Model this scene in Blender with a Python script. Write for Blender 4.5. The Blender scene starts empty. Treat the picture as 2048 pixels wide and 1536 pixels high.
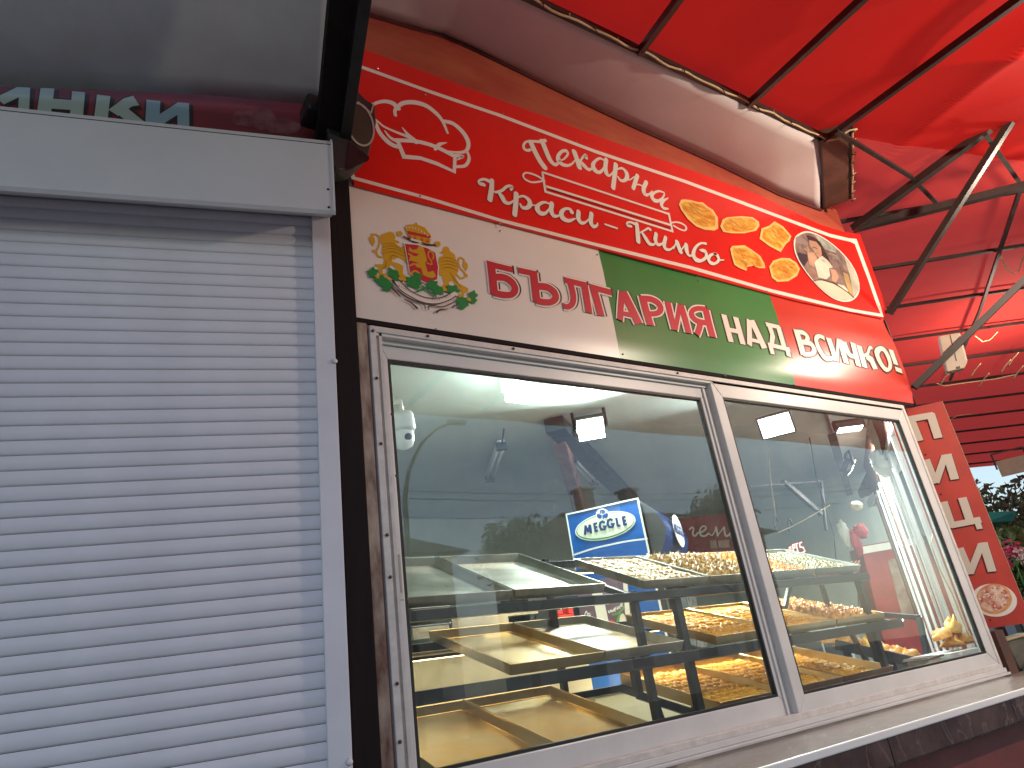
import bpy, bmesh, math, random
from mathutils import Vector, Matrix, noise
from mathutils.geometry import tessellate_polygon
random.seed(7)
scene = bpy.context.scene
col = scene.collection
V = Vector
# ---------------------------------------------------------------- camera
W = Matrix(((0.8420, -0.5221, -0.1357), (0.0979, 0.3953, -0.9133), (0.5305, 0.7557, 0.3840)))
CAM = V((0, -1.9, 1.6)); F = 1383.0
cd = bpy.data.cameras.new('camera'); cam = bpy.data.objects.new('camera', cd); col.objects.link(cam)
r_, u_, f_ = V(W[0]).normalized(), -V(W[1]), V(W[2]).normalized()
u_ = r_.cross(f_).normalized(); r_ = f_.cross(u_)
cam.matrix_world = Matrix(((r_.x, u_.x, -f_.x, CAM.x), (r_.y, u_.y, -f_.y, CAM.y), (r_.z, u_.z, -f_.z, CAM.z), (0, 0, 0, 1)))
cd.sensor_width = 36; cd.lens = F / 2048 * 36; cd.clip_end = 500; cd.clip_start = .02
scene.camera = cam
# ---------------------------------------------------------------- world, sun, exposure
SUN_EL, SUN_ROT = math.radians(32), math.radians(345)
world = bpy.data.worlds.new('World'); scene.world = world; world.use_nodes = True
wn = world.node_tree; wn.nodes.clear()
wo = wn.nodes.new('ShaderNodeOutputWorld'); wb = wn.nodes.new('ShaderNodeBackground'); sk = wn.nodes.new('ShaderNodeTexSky')
hs = wn.nodes.new('ShaderNodeHueSaturation'); hs.inputs['Saturation'].default_value = .85
sk.sky_type = 'NISHITA'; sk.sun_disc = False; sk.sun_elevation = SUN_EL; sk.sun_rotation = SUN_ROT
sk.air_density = 1.2; sk.dust_density = 1.0; sk.ozone_density = 2.5
wb.inputs['Strength'].default_value = .102
wn.links.new(sk.outputs[0], hs.inputs['Color']); wn.links.new(hs.outputs[0], wb.inputs['Color']); wn.links.new(wb.outputs[0], wo.inputs[0])
sd_ = bpy.data.lights.new('sun', 'SUN'); sd_.energy = .06; sd_.angle = math.radians(20); sd_.color = (1, .9, .8)
sun = bpy.data.objects.new('sun', sd_); col.objects.link(sun)
_az = SUN_ROT; _d = V((math.sin(_az) * math.cos(SUN_EL), math.cos(_az) * math.cos(SUN_EL), math.sin(SUN_EL)))
sun.rotation_euler = _d.to_track_quat('Z', 'Y').to_euler()
scene.view_settings.view_transform = 'Standard'; scene.view_settings.look = 'None'
scene.view_settings.exposure = 1.0; scene.view_settings.gamma = 1; scene.view_settings.use_curve_mapping = False
scene.render.engine = 'CYCLES'
scene.cycles.max_bounces = 10; scene.cycles.transparent_max_bounces = 16; scene.cycles.sample_clamp_indirect = 4

# ---------------------------------------------------------------- measuring helpers (photo measurements -> metres on real planes)
def ray(px, py):
    d = V(((px - 1024) / F, (py - 768) / F, 1)); return W.transposed() @ d
def onY(px, py, y=0.):
    d = ray(px, py); return CAM + d * ((y - CAM.y) / d.y)
def onX(px, py, x):
    d = ray(px, py); return CAM + d * ((x - CAM.x) / d.x)
def onZ(px, py, z):
    d = ray(px, py); return CAM + d * ((z - CAM.z) / d.z)
class Plane:
    def __init__(s, o, u, n):
        s.o = V(o); s.u = V(u).normalized(); s.n = V(n).normalized()
    def az(s, px, py):
        d = ray(px, py); p = CAM + d * ((s.o - CAM).dot(s.n) / d.dot(s.n)); return ((p - s.o).dot(s.u), p.z)
    def pt(s, a, z, off=0):
        p = s.o + s.u * a + s.n * off; return V((p.x, p.y, z))
    def px(s, px, py, off=0):
        a, z = s.az(px, py); return s.pt(a, z, off)
    def off(s, o): return Plane(s.o + s.n * o, s.u, s.n)
FAC = Plane((0, 0, 0), (1, 0, 0), (0, -1, 0))
SDIR = V((.968, -.251, 0)); SOUT = V((-.251, -.968, 0))
SH = Plane(onY(704, 1536, -.04), SDIR, SOUT)
W2 = V((.835, .549, 0)).normalized(); W2OUT = V((.549, -.835, 0)).normalized()

# ---------------------------------------------------------------- materials
MATS = {}
def mat(name, c, rough=.5, metal=0., spec=.5, var=.0, vscale=8., c2=None, bump=0., bscale=60., stretch=None, rvar=0., emit=None, estr=0., coat=0., trans=0.):
    if name in MATS: return MATS[name]
    m = bpy.data.materials.new(name); m.use_nodes = True; nt = m.node_tree; N = nt.nodes; L = nt.links
    b = N['Principled BSDF']
    b.inputs['Base Color'].default_value = (*c, 1); b.inputs['Roughness'].default_value = rough; b.inputs['Metallic'].default_value = metal
    b.inputs['Specular IOR Level'].default_value = spec; b.inputs['Coat Weight'].default_value = coat
    if emit: b.inputs['Emission Color'].default_value = (*emit, 1); b.inputs['Emission Strength'].default_value = estr
    tc = N.new('ShaderNodeTexCoord'); src = tc.outputs['Object']
    if stretch:
        mp = N.new('ShaderNodeMapping'); mp.inputs['Scale'].default_value = stretch; L.new(src, mp.inputs[0]); src = mp.outputs[0]
    if var or c2 or rvar:
        n = N.new('ShaderNodeTexNoise'); n.inputs['Scale'].default_value = vscale; n.inputs['Detail'].default_value = 6; n.inputs['Roughness'].default_value = .62; L.new(src, n.inputs['Vector'])
        cr = N.new('ShaderNodeValToRGB'); cr.color_ramp.elements[0].position = .38; cr.color_ramp.elements[1].position = .66
        ca = c2 if c2 else tuple(x * (1 - var) for x in c); cb = c if c2 else tuple(min(1, x * (1 + var)) for x in c)
        cr.color_ramp.elements[0].color = (*ca, 1); cr.color_ramp.elements[1].color = (*cb, 1)
        L.new(n.outputs['Fac'], cr.inputs[0]); L.new(cr.outputs[0], b.inputs['Base Color'])
        if rvar:
            mr = N.new('ShaderNodeMapRange'); mr.inputs['From Min'].default_value = .3; mr.inputs['From Max'].default_value = .7
            mr.inputs['To Min'].default_value = max(.03, rough - rvar); mr.inputs['To Max'].default_value = min(1, rough + rvar)
            L.new(n.outputs['Fac'], mr.inputs[0]); L.new(mr.outputs[0], b.inputs['Roughness'])
    if bump:
        n2 = N.new('ShaderNodeTexNoise'); n2.inputs['Scale'].default_value = bscale; n2.inputs['Detail'].default_value = 4; L.new(src, n2.inputs['Vector'])
        bp = N.new('ShaderNodeBump'); bp.inputs['Strength'].default_value = bump; bp.inputs['Distance'].default_value = .01
        L.new(n2.outputs['Fac'], bp.inputs['Height']); L.new(bp.outputs[0], b.inputs['Normal'])
    if trans:
        tr = N.new('ShaderNodeBsdfTranslucent'); tr.inputs[0].default_value = (*c, 1)
        mx = N.new('ShaderNodeMixShader'); mx.inputs[0].default_value = trans
        L.new(b.outputs[0], mx.inputs[1]); L.new(tr.outputs[0], mx.inputs[2]); L.new(mx.outputs[0], N['Material Output'].inputs[0])
    MATS[name] = m; return m
M = dict(
    slat=mat('slat_enamel', (.76, .72, .745), .5, var=.06, vscale=3, bump=.02, bscale=12),
    box=mat('shutter_box_enamel', (.66, .64, .63), .45, var=.05, vscale=2),
    frame=mat('white_frame', (.62, .61, .60), .32, var=.05, vscale=5, bump=.01),
    frame_old=mat('aged_frame', (.60, .57, .54), .45, var=.10, vscale=22, bump=.03),
    rubber=mat('rubber_seal', (.015, .015, .015), .6),
    black=mat('black_steel', (.012, .011, .012), .42, var=.3, vscale=20, rvar=.1),
    rack=mat('rack_steel', (.016, .018, .022), .38, var=.35, vscale=18, rvar=.12),
    dwood=mat('dark_timber', (.014, .008, .008), .8, spec=.2, c2=(.010, .007, .008), vscale=6, stretch=(4, 4, .6), bump=.2, bscale=25),
    timber=mat('brown_timber', (.13, .055, .035), .6, c2=(.07, .03, .02), vscale=7, bump=.2, bscale=30),
    peel=mat('peeling_timber', (.10, .035, .022), .7, c2=(.42, .34, .27), vscale=16, stretch=(1, 1, .35), bump=.4, bscale=30),
    redwall=mat('red_painted_board', (.34, .045, .03), .42, c2=(.42, .10, .05), vscale=3.5, stretch=(.7, 1, 2.4), bump=.05, bscale=8, rvar=.15),
    maroon=mat('maroon_paint', (.17, .04, .035), .5, var=.2, vscale=3, bump=.1, bscale=18),
    plaster=mat('pink_plaster', (.62, .54, .53), .8, c2=(.54, .46, .45), vscale=1.6, bump=.06, bscale=40),
    sred=mat('sign_red', (.68, .018, .012), .26, spec=.6, var=.06, vscale=2, bump=.015, bscale=5),
    swhite=mat('banner_white', (.72, .66, .60), .3, var=.04, vscale=2, bump=.015, bscale=5),
    sgreen=mat('banner_green', (.045, .21, .06), .27, spec=.6, var=.06, vscale=2, bump=.02, bscale=5),
    bred=mat('banner_red', (.55, .045, .03), .27, spec=.6, var=.06, vscale=2, bump=.02, bscale=5),
    pwhite=mat('print_white', (.74, .68, .60), .32),
    pdark=mat('print_dark', (.03, .015, .012), .4),
    pcrim=mat('print_crimson', (.50, .03, .045), .32),
    gold=mat('print_gold', (.60, .33, .02), .35),
    goldd=mat('print_gold_dark', (.27, .12, .012), .4),
    leafg=mat('print_green', (.01, .22, .05), .35),
    brown=mat('print_brown', (.09, .03, .02), .4),
    pastryp=mat('print_pastry', (.82, .50, .08), .35, c2=(.52, .16, .012), vscale=17, stretch=(1, 1, 2)),
    vinyl=mat('red_vinyl', (.85, .022, .014), .6, spec=.3, var=.10, vscale=1.2, bump=.04, bscale=3, trans=.7),
    vinyl_far=mat('pale_red_vinyl', (.80, .065, .05), .6, spec=.3, var=.12, vscale=1.5, trans=.7),  # slightly paler red for the far canopy
    grey=mat('grey_awning', (.58, .60, .62), .6, var=.15, vscale=1.5),
    steelbr=mat('brown_painted_steel', (.028, .02, .018), .45, var=.25, vscale=9),
    cable=mat('cream_cable', (.45, .35, .2), .5),
    tie=mat('cable_tie', (.03, .02, .02), .5),
    alu=mat('aluminium_pan', (.50, .49, .46), .33, metal=1, c2=(.38, .35, .30), vscale=4, stretch=(1, 1.6, 1), rvar=.07, bump=.006, bscale=9),
    alu2=mat('stained_aluminium_pan', (.50, .47, .38), .36, metal=1, c2=(.50, .34, .13), vscale=3.2, rvar=.07, bump=.006, bscale=9),
    ceil=mat('ceiling_paint', (.50, .55, .52), .6, var=.05, vscale=2),
    inwall=mat('interior_paint', (.50, .54, .50), .7, var=.1, vscale=1.6, bump=.03),
    cream=mat('cream_cabinet', (.62, .54, .38), .5, var=.1, vscale=4),
    floor=mat('grey_tile', (.4, .37, .33), .4, var=.2, vscale=4),
    blue=mat('fridge_blue', (.012, .11, .42), .28, var=.1, vscale=3),
    blued=mat('fridge_header_blue', (.012, .04, .16), .25),
    fdark=mat('fridge_charcoal', (.05, .055, .06), .4),
    white=mat('white_plastic', (.78, .78, .76), .35),
    shiny=mat('chrome', (.7, .7, .7), .18, metal=1),
    marble=mat('brown_marble', (.10, .06, .05), .16, c2=(.045, .025, .022), vscale=7, rvar=.08, spec=.7),
    ledge=mat('grey_stone_ledge', (.24, .205, .18), .2, c2=(.12, .10, .085), vscale=5, stretch=(.5, 2.5, 1)),
    asphalt=mat('asphalt', (.055, .055, .058), .85, var=.2, vscale=6, bump=.3, bscale=80),
    paving=mat('paving', (.2, .18, .17), .75, var=.2, vscale=6, bump=.1),
    bark=mat('bark', (.09, .06, .045), .85, var=.3, vscale=14, bump=.5),
    pink=mat('pink_petal', (.6, .05, .16), .5), petalw=mat('white_petal', (.8, .75, .72), .5),
    teal=mat('teal_fabric', (.02, .20, .18), .6, var=.1),
    house=mat('house_render', (.34, .33, .30), .8, var=.1, vscale=2), roof=mat('house_roof', (.16, .09, .06), .8, var=.2, vscale=6),
    bag=mat('plastic_bag', (.75, .74, .68), .35, bump=.3, bscale=14, trans=.4),
    redcloth=mat('red_bag', (.55, .06, .08), .5, bump=.2, bscale=14, trans=.2),
    wicker=mat('wicker', (.33, .14, .08), .6, var=.3, vscale=40, bump=.5, bscale=70),
    beige=mat('beige_plastic', (.46, .37, .28), .45, var=.08),
    purple=mat('poster_purple', (.13, .08, .15), .4, var=.3, vscale=6), pgreen=mat('poster_green', (.1, .35, .06), .4),
    redpl=mat('red_plastic', (.7, .04, .03), .35),
)
# leaves
def leafmat(name, a, b):
    m = mat(name, a, .55, var=.01); nt = m.node_tree
    oi = nt.nodes.new('ShaderNodeNewGeometry'); cr = nt.nodes.new('ShaderNodeValToRGB')
    cr.color_ramp.elements[0].color = (*a, 1); cr.color_ramp.elements[1].color = (*b, 1)
    nt.links.new(oi.outputs['Random Per Island'], cr.inputs[0]); nt.links.new(cr.outputs[0], nt.nodes['Principled BSDF'].inputs['Base Color']); return m
M['leaf'] = leafmat('dark_leaf', (.035, .05, .03), (.10, .13, .07)); M['leaf2'] = leafmat('yellow_green_leaf', (.06, .11, .03), (.16, .22, .07))
def emis(name, c, s):
    m = bpy.data.materials.new(name); m.use_nodes = True; b = m.node_tree.nodes['Principled BSDF']
    b.inputs['Base Color'].default_value = (.8, .8, .8, 1); b.inputs['Emission Color'].default_value = (*c, 1); b.inputs['Emission Strength'].default_value = s; return m
M['led'] = emis('led_lens', (.86, 1, .93), 22); M['tubeoff'] = mat('unlit_tube', (.72, .74, .74), .3)
M['ledrefl'] = emis('red_led_reflection', (1, .06, .04), 5); M['fridgelit'] = emis('fridge_lit_strip', (.8, .9, 1), 3.0)
def pastry_mat(name, a, b, sc=38):
    m = mat(name, a, .42, c2=b, vscale=sc, bump=.25, bscale=60, coat=.15); return m
M['p_pale'] = pastry_mat('pale_pastry', (.50, .33, .11), (.38, .19, .045)); M['p_gold'] = pastry_mat('golden_pastry', (.90, .50, .06), (.72, .28, .02))
M['p_orange'] = pastry_mat('orange_pastry', (.80, .44, .09), (.58, .22, .03)); M['p_pist'] = pastry_mat('pistachio_pastry', (.36, .30, .09), (.24, .20, .05))
M['p_yellow'] = pastry_mat('yellow_pastry', (.92, .56, .06), (.78, .36, .03))
M['pizza'] = mat('print_pizza', (.72, .55, .42), .35, c2=(.45, .15, .09), vscale=30); M['crust'] = mat('print_crust', (.55, .27, .08), .4, var=.2, vscale=20)
# marble veins
def veins(m, c=(.32, .24, .2), scale=9, w=.03):
    nt = m.node_tree; b = nt.nodes['Principled BSDF']; src = b.inputs['Base Color'].links[0].from_socket
    tc = nt.nodes.new('ShaderNodeTexCoord'); n = nt.nodes.new('ShaderNodeTexNoise'); n.inputs['Scale'].default_value = scale; n.inputs['Detail'].default_value = 5; n.inputs['Distortion'].default_value = 2.2
    nt.links.new(tc.outputs['Object'], n.inputs['Vector'])
    cr = nt.nodes.new('ShaderNodeValToRGB'); e = cr.color_ramp.elements
    e[0].position = .5 - w; e[0].color = (0, 0, 0, 1); e[1].position = .5 + w; e[1].color = (0, 0, 0, 1); k = e.new(.5); k.color = (1, 1, 1, 1)
    nt.links.new(n.outputs['Fac'], cr.inputs[0]); mx = nt.nodes.new('ShaderNodeMixRGB'); mx.inputs[2].default_value = (*c, 1)
    nt.links.new(cr.outputs[0], mx.inputs[0]); nt.links.new(src, mx.inputs[1]); nt.links.new(mx.outputs[0], b.inputs['Base Color'])
veins(M['marble'], (.14, .10, .085), 2.6, .02); veins(M['ledge'], (.2, .16, .13), 4, .05)
def glassmat(name, tint, boost):
    m = bpy.data.materials.new(name); m.use_nodes = True; nt = m.node_tree; N = nt.nodes; N.clear(); L = nt.links
    o = N.new('ShaderNodeOutputMaterial'); t = N.new('ShaderNodeBsdfTransparent'); t.inputs[0].default_value = (*tint, 1)
    g = N.new('ShaderNodeBsdfGlossy'); g.inputs['Roughness'].default_value = .0; fr = N.new('ShaderNodeFresnel'); fr.inputs['IOR'].default_value = 1.52
    ma = N.new('ShaderNodeMath'); ma.operation = 'MULTIPLY'; ma.inputs[1].default_value = boost; ma.use_clamp = True
    ge = N.new('ShaderNodeNewGeometry'); m0 = N.new('ShaderNodeMath'); m0.operation = 'SUBTRACT'; m0.inputs[0].default_value = 1; L.new(ge.outputs['Backfacing'], m0.inputs[1])
    m9 = N.new('ShaderNodeMath'); m9.operation = 'MULTIPLY'
    # thin film of dust: faint diffuse
    df = N.new('ShaderNodeBsdfDiffuse'); df.inputs[0].default_value = (.5, .5, .48, 1)
    tc = N.new('ShaderNodeTexCoord'); no = N.new('ShaderNodeTexNoise'); no.inputs['Scale'].default_value = 5; no.inputs['Detail'].default_value = 8
    mp = N.new('ShaderNodeMapping'); mp.inputs['Scale'].default_value = (1, 1, .5); L.new(tc.outputs['Object'], mp.inputs[0]); L.new(mp.outputs[0], no.inputs['Vector'])
    mr = N.new('ShaderNodeMapRange'); mr.inputs['From Min'].default_value = .42; mr.inputs['From Max'].default_value = .8; mr.inputs['To Max'].default_value = .09; mr.inputs['To Min'].default_value = .012
    L.new(no.outputs['Fac'], mr.inputs[0])
    m1 = N.new('ShaderNodeMixShader'); m2 = N.new('ShaderNodeMixShader')
    L.new(fr.outputs[0], ma.inputs[0]); L.new(ma.outputs[0], m9.inputs[0]); L.new(m0.outputs[0], m9.inputs[1]); L.new(m9.outputs[0], m1.inputs[0]); L.new(t.outputs[0], m1.inputs[1]); L.new(g.outputs[0], m1.inputs[2])
    L.new(mr.outputs[0], m2.inputs[0]); L.new(m1.outputs[0], m2.inputs[1]); L.new(df.outputs[0], m2.inputs[2]); L.new(m2.outputs[0], o.inputs[0]); return m
M['glass'] = glassmat('window_glass', (.92, .96, .94), 2.45)
def plasticsheet():
    m = bpy.data.materials.new('clear_plastic_sheet'); m.use_nodes = True; nt = m.node_tree; N = nt.nodes; L = nt.links; b = N['Principled BSDF']
    b.inputs['Base Color'].default_value = (.7, .66, .6, 1); b.inputs['Roughness'].default_value = .12; b.inputs['Alpha'].default_value = .22
    tc = N.new('ShaderNodeTexCoord'); mp = N.new('ShaderNodeMapping'); mp.inputs['Scale'].default_value = (1, 5, 5); mp.inputs['Rotation'].default_value = (0, 0, .5)
    n = N.new('ShaderNodeTexNoise'); n.inputs['Scale'].default_value = 4; n.inputs['Detail'].default_value = 5; n.inputs['Distortion'].default_value = 1.5
    L.new(tc.outputs['Object'], mp.inputs[0]); L.new(mp.outputs[0], n.inputs['Vector']); bp = N.new('ShaderNodeBump'); bp.inputs['Strength'].default_value = .7; bp.inputs['Distance'].default_value = .02
    L.new(n.outputs['Fac'], bp.inputs['Height']); L.new(bp.outputs[0], b.inputs['Normal']); return m
M['sheet'] = plasticsheet()

# ---------------------------------------------------------------- object helpers
def tag(o, label=None, cat=None, group=None, kind=None):
    if label: o['label'] = label
    if cat: o['category'] = cat
    if group: o['group'] = group
    if kind: o['kind'] = kind
    return o
def empty(name, loc, label, cat, group=None):
    o = bpy.data.objects.new(name, None); col.objects.link(o); o.location = loc; o.empty_display_size = .1
    return tag(o, label, cat, group)
class MB:
    def __init__(s): s.v = []; s.f = []; s.m = []; s.sm = []
    def add(s, vs, fs, mi=0, smooth=False):
        k = len(s.v); s.v += [tuple(p) for p in vs]
        for f in fs: s.f.append([i + k for i in f]); s.m.append(mi); s.sm.append(smooth)
        return s
    def hexa(s, p, mi=0):   # 8 pts: bottom 4 (ccw), top 4
        return s.add(p, [(3, 2, 1, 0), (4, 5, 6, 7), (0, 1, 5, 4), (1, 2, 6, 5), (2, 3, 7, 6), (3, 0, 4, 7)], mi)
    def box(s, a, b, mi=0):
        x0, x1 = sorted((a[0], b[0])); y0, y1 = sorted((a[1], b[1])); z0, z1 = sorted((a[2], b[2]))
        return s.hexa([(x0, y0, z0), (x1, y0, z0), (x1, y1, z0), (x0, y1, z0), (x0, y0, z1), (x1, y0, z1), (x1, y1, z1), (x0, y1, z1)], mi)
    def obox(s, c, ax, ay, az, mi=0):  # centre and half-axis vectors
        c, ax, ay, az = V(c), V(ax), V(ay), V(az)
        return s.hexa([c - ax - ay - az, c + ax - ay - az, c + ax + ay - az, c - ax + ay - az, c - ax - ay + az, c + ax - ay + az, c + ax + ay + az, c - ax + ay + az], mi)
    def bar(s, p, q, w, h=None, up=(0, 0, 1), mi=0):
        p, q = V(p), V(q); d = (q - p); L = d.length; d.normalize(); h = h or w
        sx = d.cross(V(up)); 
        if sx.length < 1e-4: sx = V((1, 0, 0))
        sx.normalize(); sz = sx.cross(d)
        return s.obox((p + q) / 2, d * L / 2, sx * w / 2, sz * h / 2, mi)
    def tube(s, pts, r, n=8, mi=0, cap=True, smooth=True):
        pts = [V(p) for p in pts]; rings = []
        rr = r if isinstance(r, (list, tuple)) else [r] * len(pts)
        pu = None
        for i, p in enumerate(pts):
            t = (pts[min(i + 1, len(pts) - 1)] - pts[max(i - 1, 0)]).normalized()
            if pu is None:
                pu = t.orthogonal().normalized()
            pu = (pu - t * pu.dot(t)); pu = pu.normalized() if pu.length > 1e-5 else t.orthogonal().normalized()
            w = t.cross(pu); rings.append([p + (pu * math.cos(a) + w * math.sin(a)) * rr[i] for a in [2 * math.pi * k / n for k in range(n)]])
        vs = [q for ring in rings for q in ring]; fs = []
        for i in range(len(pts) - 1):
            for k in range(n): fs.append((i * n + k, i * n + (k + 1) % n, (i + 1) * n + (k + 1) % n, (i + 1) * n + k))
        if cap: fs.append(tuple(reversed(range(n)))); fs.append(tuple(range((len(pts) - 1) * n, len(pts) * n)))
        return s.add(vs, fs, mi, smooth)
    def slab(s, pts, thick, mi=0):  # planar polygon given thickness vector
        n = len(pts); t = V(thick); vs = [V(p) for p in pts] + [V(p) + t for p in pts]
        tri = tessellate_polygon([[V(p) for p in pts]])
        fs = [tuple(x) for x in tri] + [tuple(i + n for i in reversed(x)) for x in tri]
        fs += [(i, (i + 1) % n, n + (i + 1) % n, n + i) for i in range(n)]
        return s.add(vs, fs, mi)
    def grid(s, fn, nu, nv, mi=0, smooth=True):
        vs = [fn(i / nu, j / nv) for j in range(nv + 1) for i in range(nu + 1)]
        fs = [(j * (nu + 1) + i, j * (nu + 1) + i + 1, (j + 1) * (nu + 1) + i + 1, (j + 1) * (nu + 1) + i) for j in range(nv) for i in range(nu)]
        return s.add(vs, fs, mi, smooth)
    def mesh(s, name, mats):
        me = bpy.data.meshes.new(name); me.from_pydata(s.v, [], s.f); me.polygons.foreach_set('material_index', s.m); me.polygons.foreach_set('use_smooth', s.sm)
        for m in (mats if isinstance(mats, (list, tuple)) else [mats]): me.materials.append(m)
        me.validate(); me.update()
        bm = bmesh.new(); bm.from_mesh(me); bmesh.ops.recalc_face_normals(bm, faces=bm.faces); bm.to_mesh(me); bm.free(); return me
    def build(s, name, mats, parent=None, bevel=0, solid=0):
        o = bpy.data.objects.new(name, s.mesh(name, mats)); return link(o, parent, bevel, solid)
def link(o, parent=None, bevel=0, solid=0):
    col.objects.link(o)
    if parent is not None:
        o.parent = parent; o.matrix_parent_inverse = wmat(parent).inverted()
    if solid:
        md = o.modifiers.new('thickness', 'SOLIDIFY'); md.thickness = solid; md.offset = 0
    if bevel:
        md = o.modifiers.new('bevel', 'BEVEL'); md.width = bevel; md.segments = 2; md.limit_method = 'ANGLE'; md.harden_normals = False
    return o
def wmat(o):
    m = Matrix.Translation(o.location) @ o.rotation_euler.to_matrix().to_4x4()
    if o.parent: m = wmat(o.parent) @ o.matrix_parent_inverse @ m
    return m
def strip2d(pts, w, cap='round', closed=False, n=None):
    """variable-width stroke in 2D: returns verts, faces"""
    pts = [V((p[0], p[1])) for p in pts]; k = len(pts)
    ww = w if isinstance(w, (list, tuple)) else [w] * k
    vs = []; fs = []
    for i in range(k):
        a = pts[i - 1] if (i > 0 or closed) else pts[0]; b = pts[(i + 1) % k] if (i < k - 1 or closed) else pts[k - 1]
        d1 = (pts[i] - a); d2 = (b - pts[i])
        if d1.length < 1e-9: d1 = d2
        if d2.length < 1e-9: d2 = d1
        d1 = d1.normalized(); d2 = d2.normalized(); t = (d1 + d2); t = t.normalized() if t.length > 1e-6 else d1
        nn = V((-t.y, t.x)); c = max(.5, nn.dot(V((-d1.y, d1.x)))); h = ww[i] / 2 / c
        vs += [pts[i] + nn * h, pts[i] - nn * h]
    rng = k if closed else k - 1
    for i in range(rng):
        j = (i + 1) % k; fs.append((2 * i, 2 * i + 1, 2 * j + 1, 2 * j))
    if cap == 'round' and not closed:
        for e, sgn in ((0, -1), (k - 1, 1)):
            d = (pts[1] - pts[0]).normalized() if e == 0 else (pts[-1] - pts[-2]).normalized(); d *= sgn
            L0, R0 = vs[2 * e], vs[2 * e + 1]; c = (L0 + R0) / 2; r = (L0 - R0).length / 2; s0 = (L0 - c).normalized() if r > 0 else V((1, 0))
            arc = [2 * e]
            for q in range(1, 7):
                a = math.pi * q / 7; vs.append(c + (s0 * math.cos(a) + d * math.sin(a)) * r); arc.append(len(vs) - 1)
            arc.append(2 * e + 1); fs.append(tuple(arc))
    return vs, fs
def smooth_pts(pts, sub=5, closed=False):
    P = [V((p[0], p[1])) for p in pts]; n = len(P); out = []
    rng = n if closed else n - 1
    for i in range(rng):
        p0 = P[(i - 1) % n] if (closed or i > 0) else P[0] * 2 - P[1]; p1 = P[i]; p2 = P[(i + 1) % n]; p3 = P[(i + 2) % n] if (closed or i < n - 2) else P[-1] * 2 - P[-2]
        for k in range(sub):
            t = k / sub; out.append(.5 * ((2 * p1) + (p2 - p0) * t + (2 * p0 - 5 * p1 + 4 * p2 - p3) * t * t + (3 * p1 - p0 - 3 * p2 + p3) * t ** 3))
    if not closed: out.append(P[-1])
    return out
class Print:
    """flat print lying on a plane: strokes and filled shapes, layered a fraction of a millimetre apart"""
    def __init__(s, plane, base, surf=None): s.pl = plane; s.base = base; s.L = base; s.mb = {}; s.surf = surf
    def _p(s, q, off): return s.pl.pt(q[0], q[1], off + (s.surf(q[0], q[1]) if s.surf else 0))
    def zoom(s, ox, oy, sc): s.o = (ox, oy, sc); return s
    def cv(s, p): return s.pl.az(s.o[0] + p[0] / s.o[2], s.o[1] + p[1] / s.o[2])
    def unit(s, p):  # metres per zoom pixel around p
        a = V(s.cv(p)); b = V(s.cv((p[0] + 10, p[1]))); c = V(s.cv((p[0], p[1] + 10))); return math.sqrt(abs((b - a).cross(c - a))) / 10
    def stroke(s, key, pts, w, smooth=True, cap='round', closed=False, grow=0, dx=(0, 0), off=None, sub=5):
        if isinstance(w, (list, tuple)):
            k = len(pts); ww = []
            for i in range(k):
                t = i / (k - 1) * (len(w) - 1); j = min(int(t), len(w) - 2); ww.append(w[j] + (w[j + 1] - w[j]) * (t - j))
        else: ww = [w] * len(pts)
        u = 1; q = [s.cv((p[0] + dx[0], p[1] + dx[1])) for p in pts]; w0 = []
        for i, p in enumerate(pts):
            A = V(pts[max(0, i - 1)]); B = V(pts[min(len(pts) - 1, i + 1)]); d = B - A; d = d.normalized() if d.length > 0 else V((1, 0))
            a = V(s.cv(p)); jx = (V(s.cv((p[0] + 10, p[1]))) - a) / 10; jy = (V(s.cv((p[0], p[1] + 10))) - a) / 10
            w0.append(ww[i] * abs(jx.cross(jy)) / (jx * d.x + jy * d.y).length)
        ww = [x * 1.16 for x in w0]
        if smooth:
            q = smooth_pts(q, sub, closed); n = len(q); m = len(ww); o = []
            for i in range(n):
                t = i / max(1, n - (0 if closed else 1)) * (m if closed else m - 1); j = int(t); o.append(ww[j % m] + (ww[(j + 1) % m] - ww[j % m]) * (t - j) if (closed or j < m - 1) else ww[-1])
            ww = o
        else:  # cut long segments
            q2 = []; w2 = []
            rng = len(q) if closed else len(q) - 1
            for i in range(rng):
                a, b = V(q[i]), V(q[(i + 1) % len(q)]); k = max(1, int((b - a).length / .06))
                for t in range(k): q2.append(a + (b - a) * t / k); w2.append(ww[i])
            if not closed: q2.append(V(q[-1])); w2.append(ww[-1])
            q, ww = q2, w2
        vs, fs = strip2d(q, [x * u + grow for x in ww], cap, closed)
        s._emit(key, vs, fs, off)
    def poly(s, key, pts, smooth=False, off=None, raw=False, sub=4):
        q = pts if raw else [s.cv(p) for p in pts]
        if smooth: q = smooth_pts(q, sub, True)
        q = [V((p[0], p[1])) for p in q]
        tri = tessellate_polygon([[V((p.x, p.y, 0)) for p in q]]); s._emit(key, q, [tuple(t) for t in tri], off)
    def _emit(s, key, vs, fs, off):
        if off is None: s.L += .00006; off = s.L
        s.mb.setdefault(key, MB()).add([s._p(v, off) for v in vs], fs)
    def level(s, add): s.L += add
    def build(s, names, parent):
        for k, mb in s.mb.items():
            nm, mt = names[k]; mb.build(nm, mt, parent)
def ellipse(cx, cy, rx, ry, n=32, rot=0):
    return [(cx + rx * math.cos(a) * math.cos(rot) - ry * math.sin(a) * math.sin(rot), cy + rx * math.cos(a) * math.sin(rot) + ry * math.sin(a) * math.cos(rot)) for a in [2 * math.pi * i / n for i in range(n)]]
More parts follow.
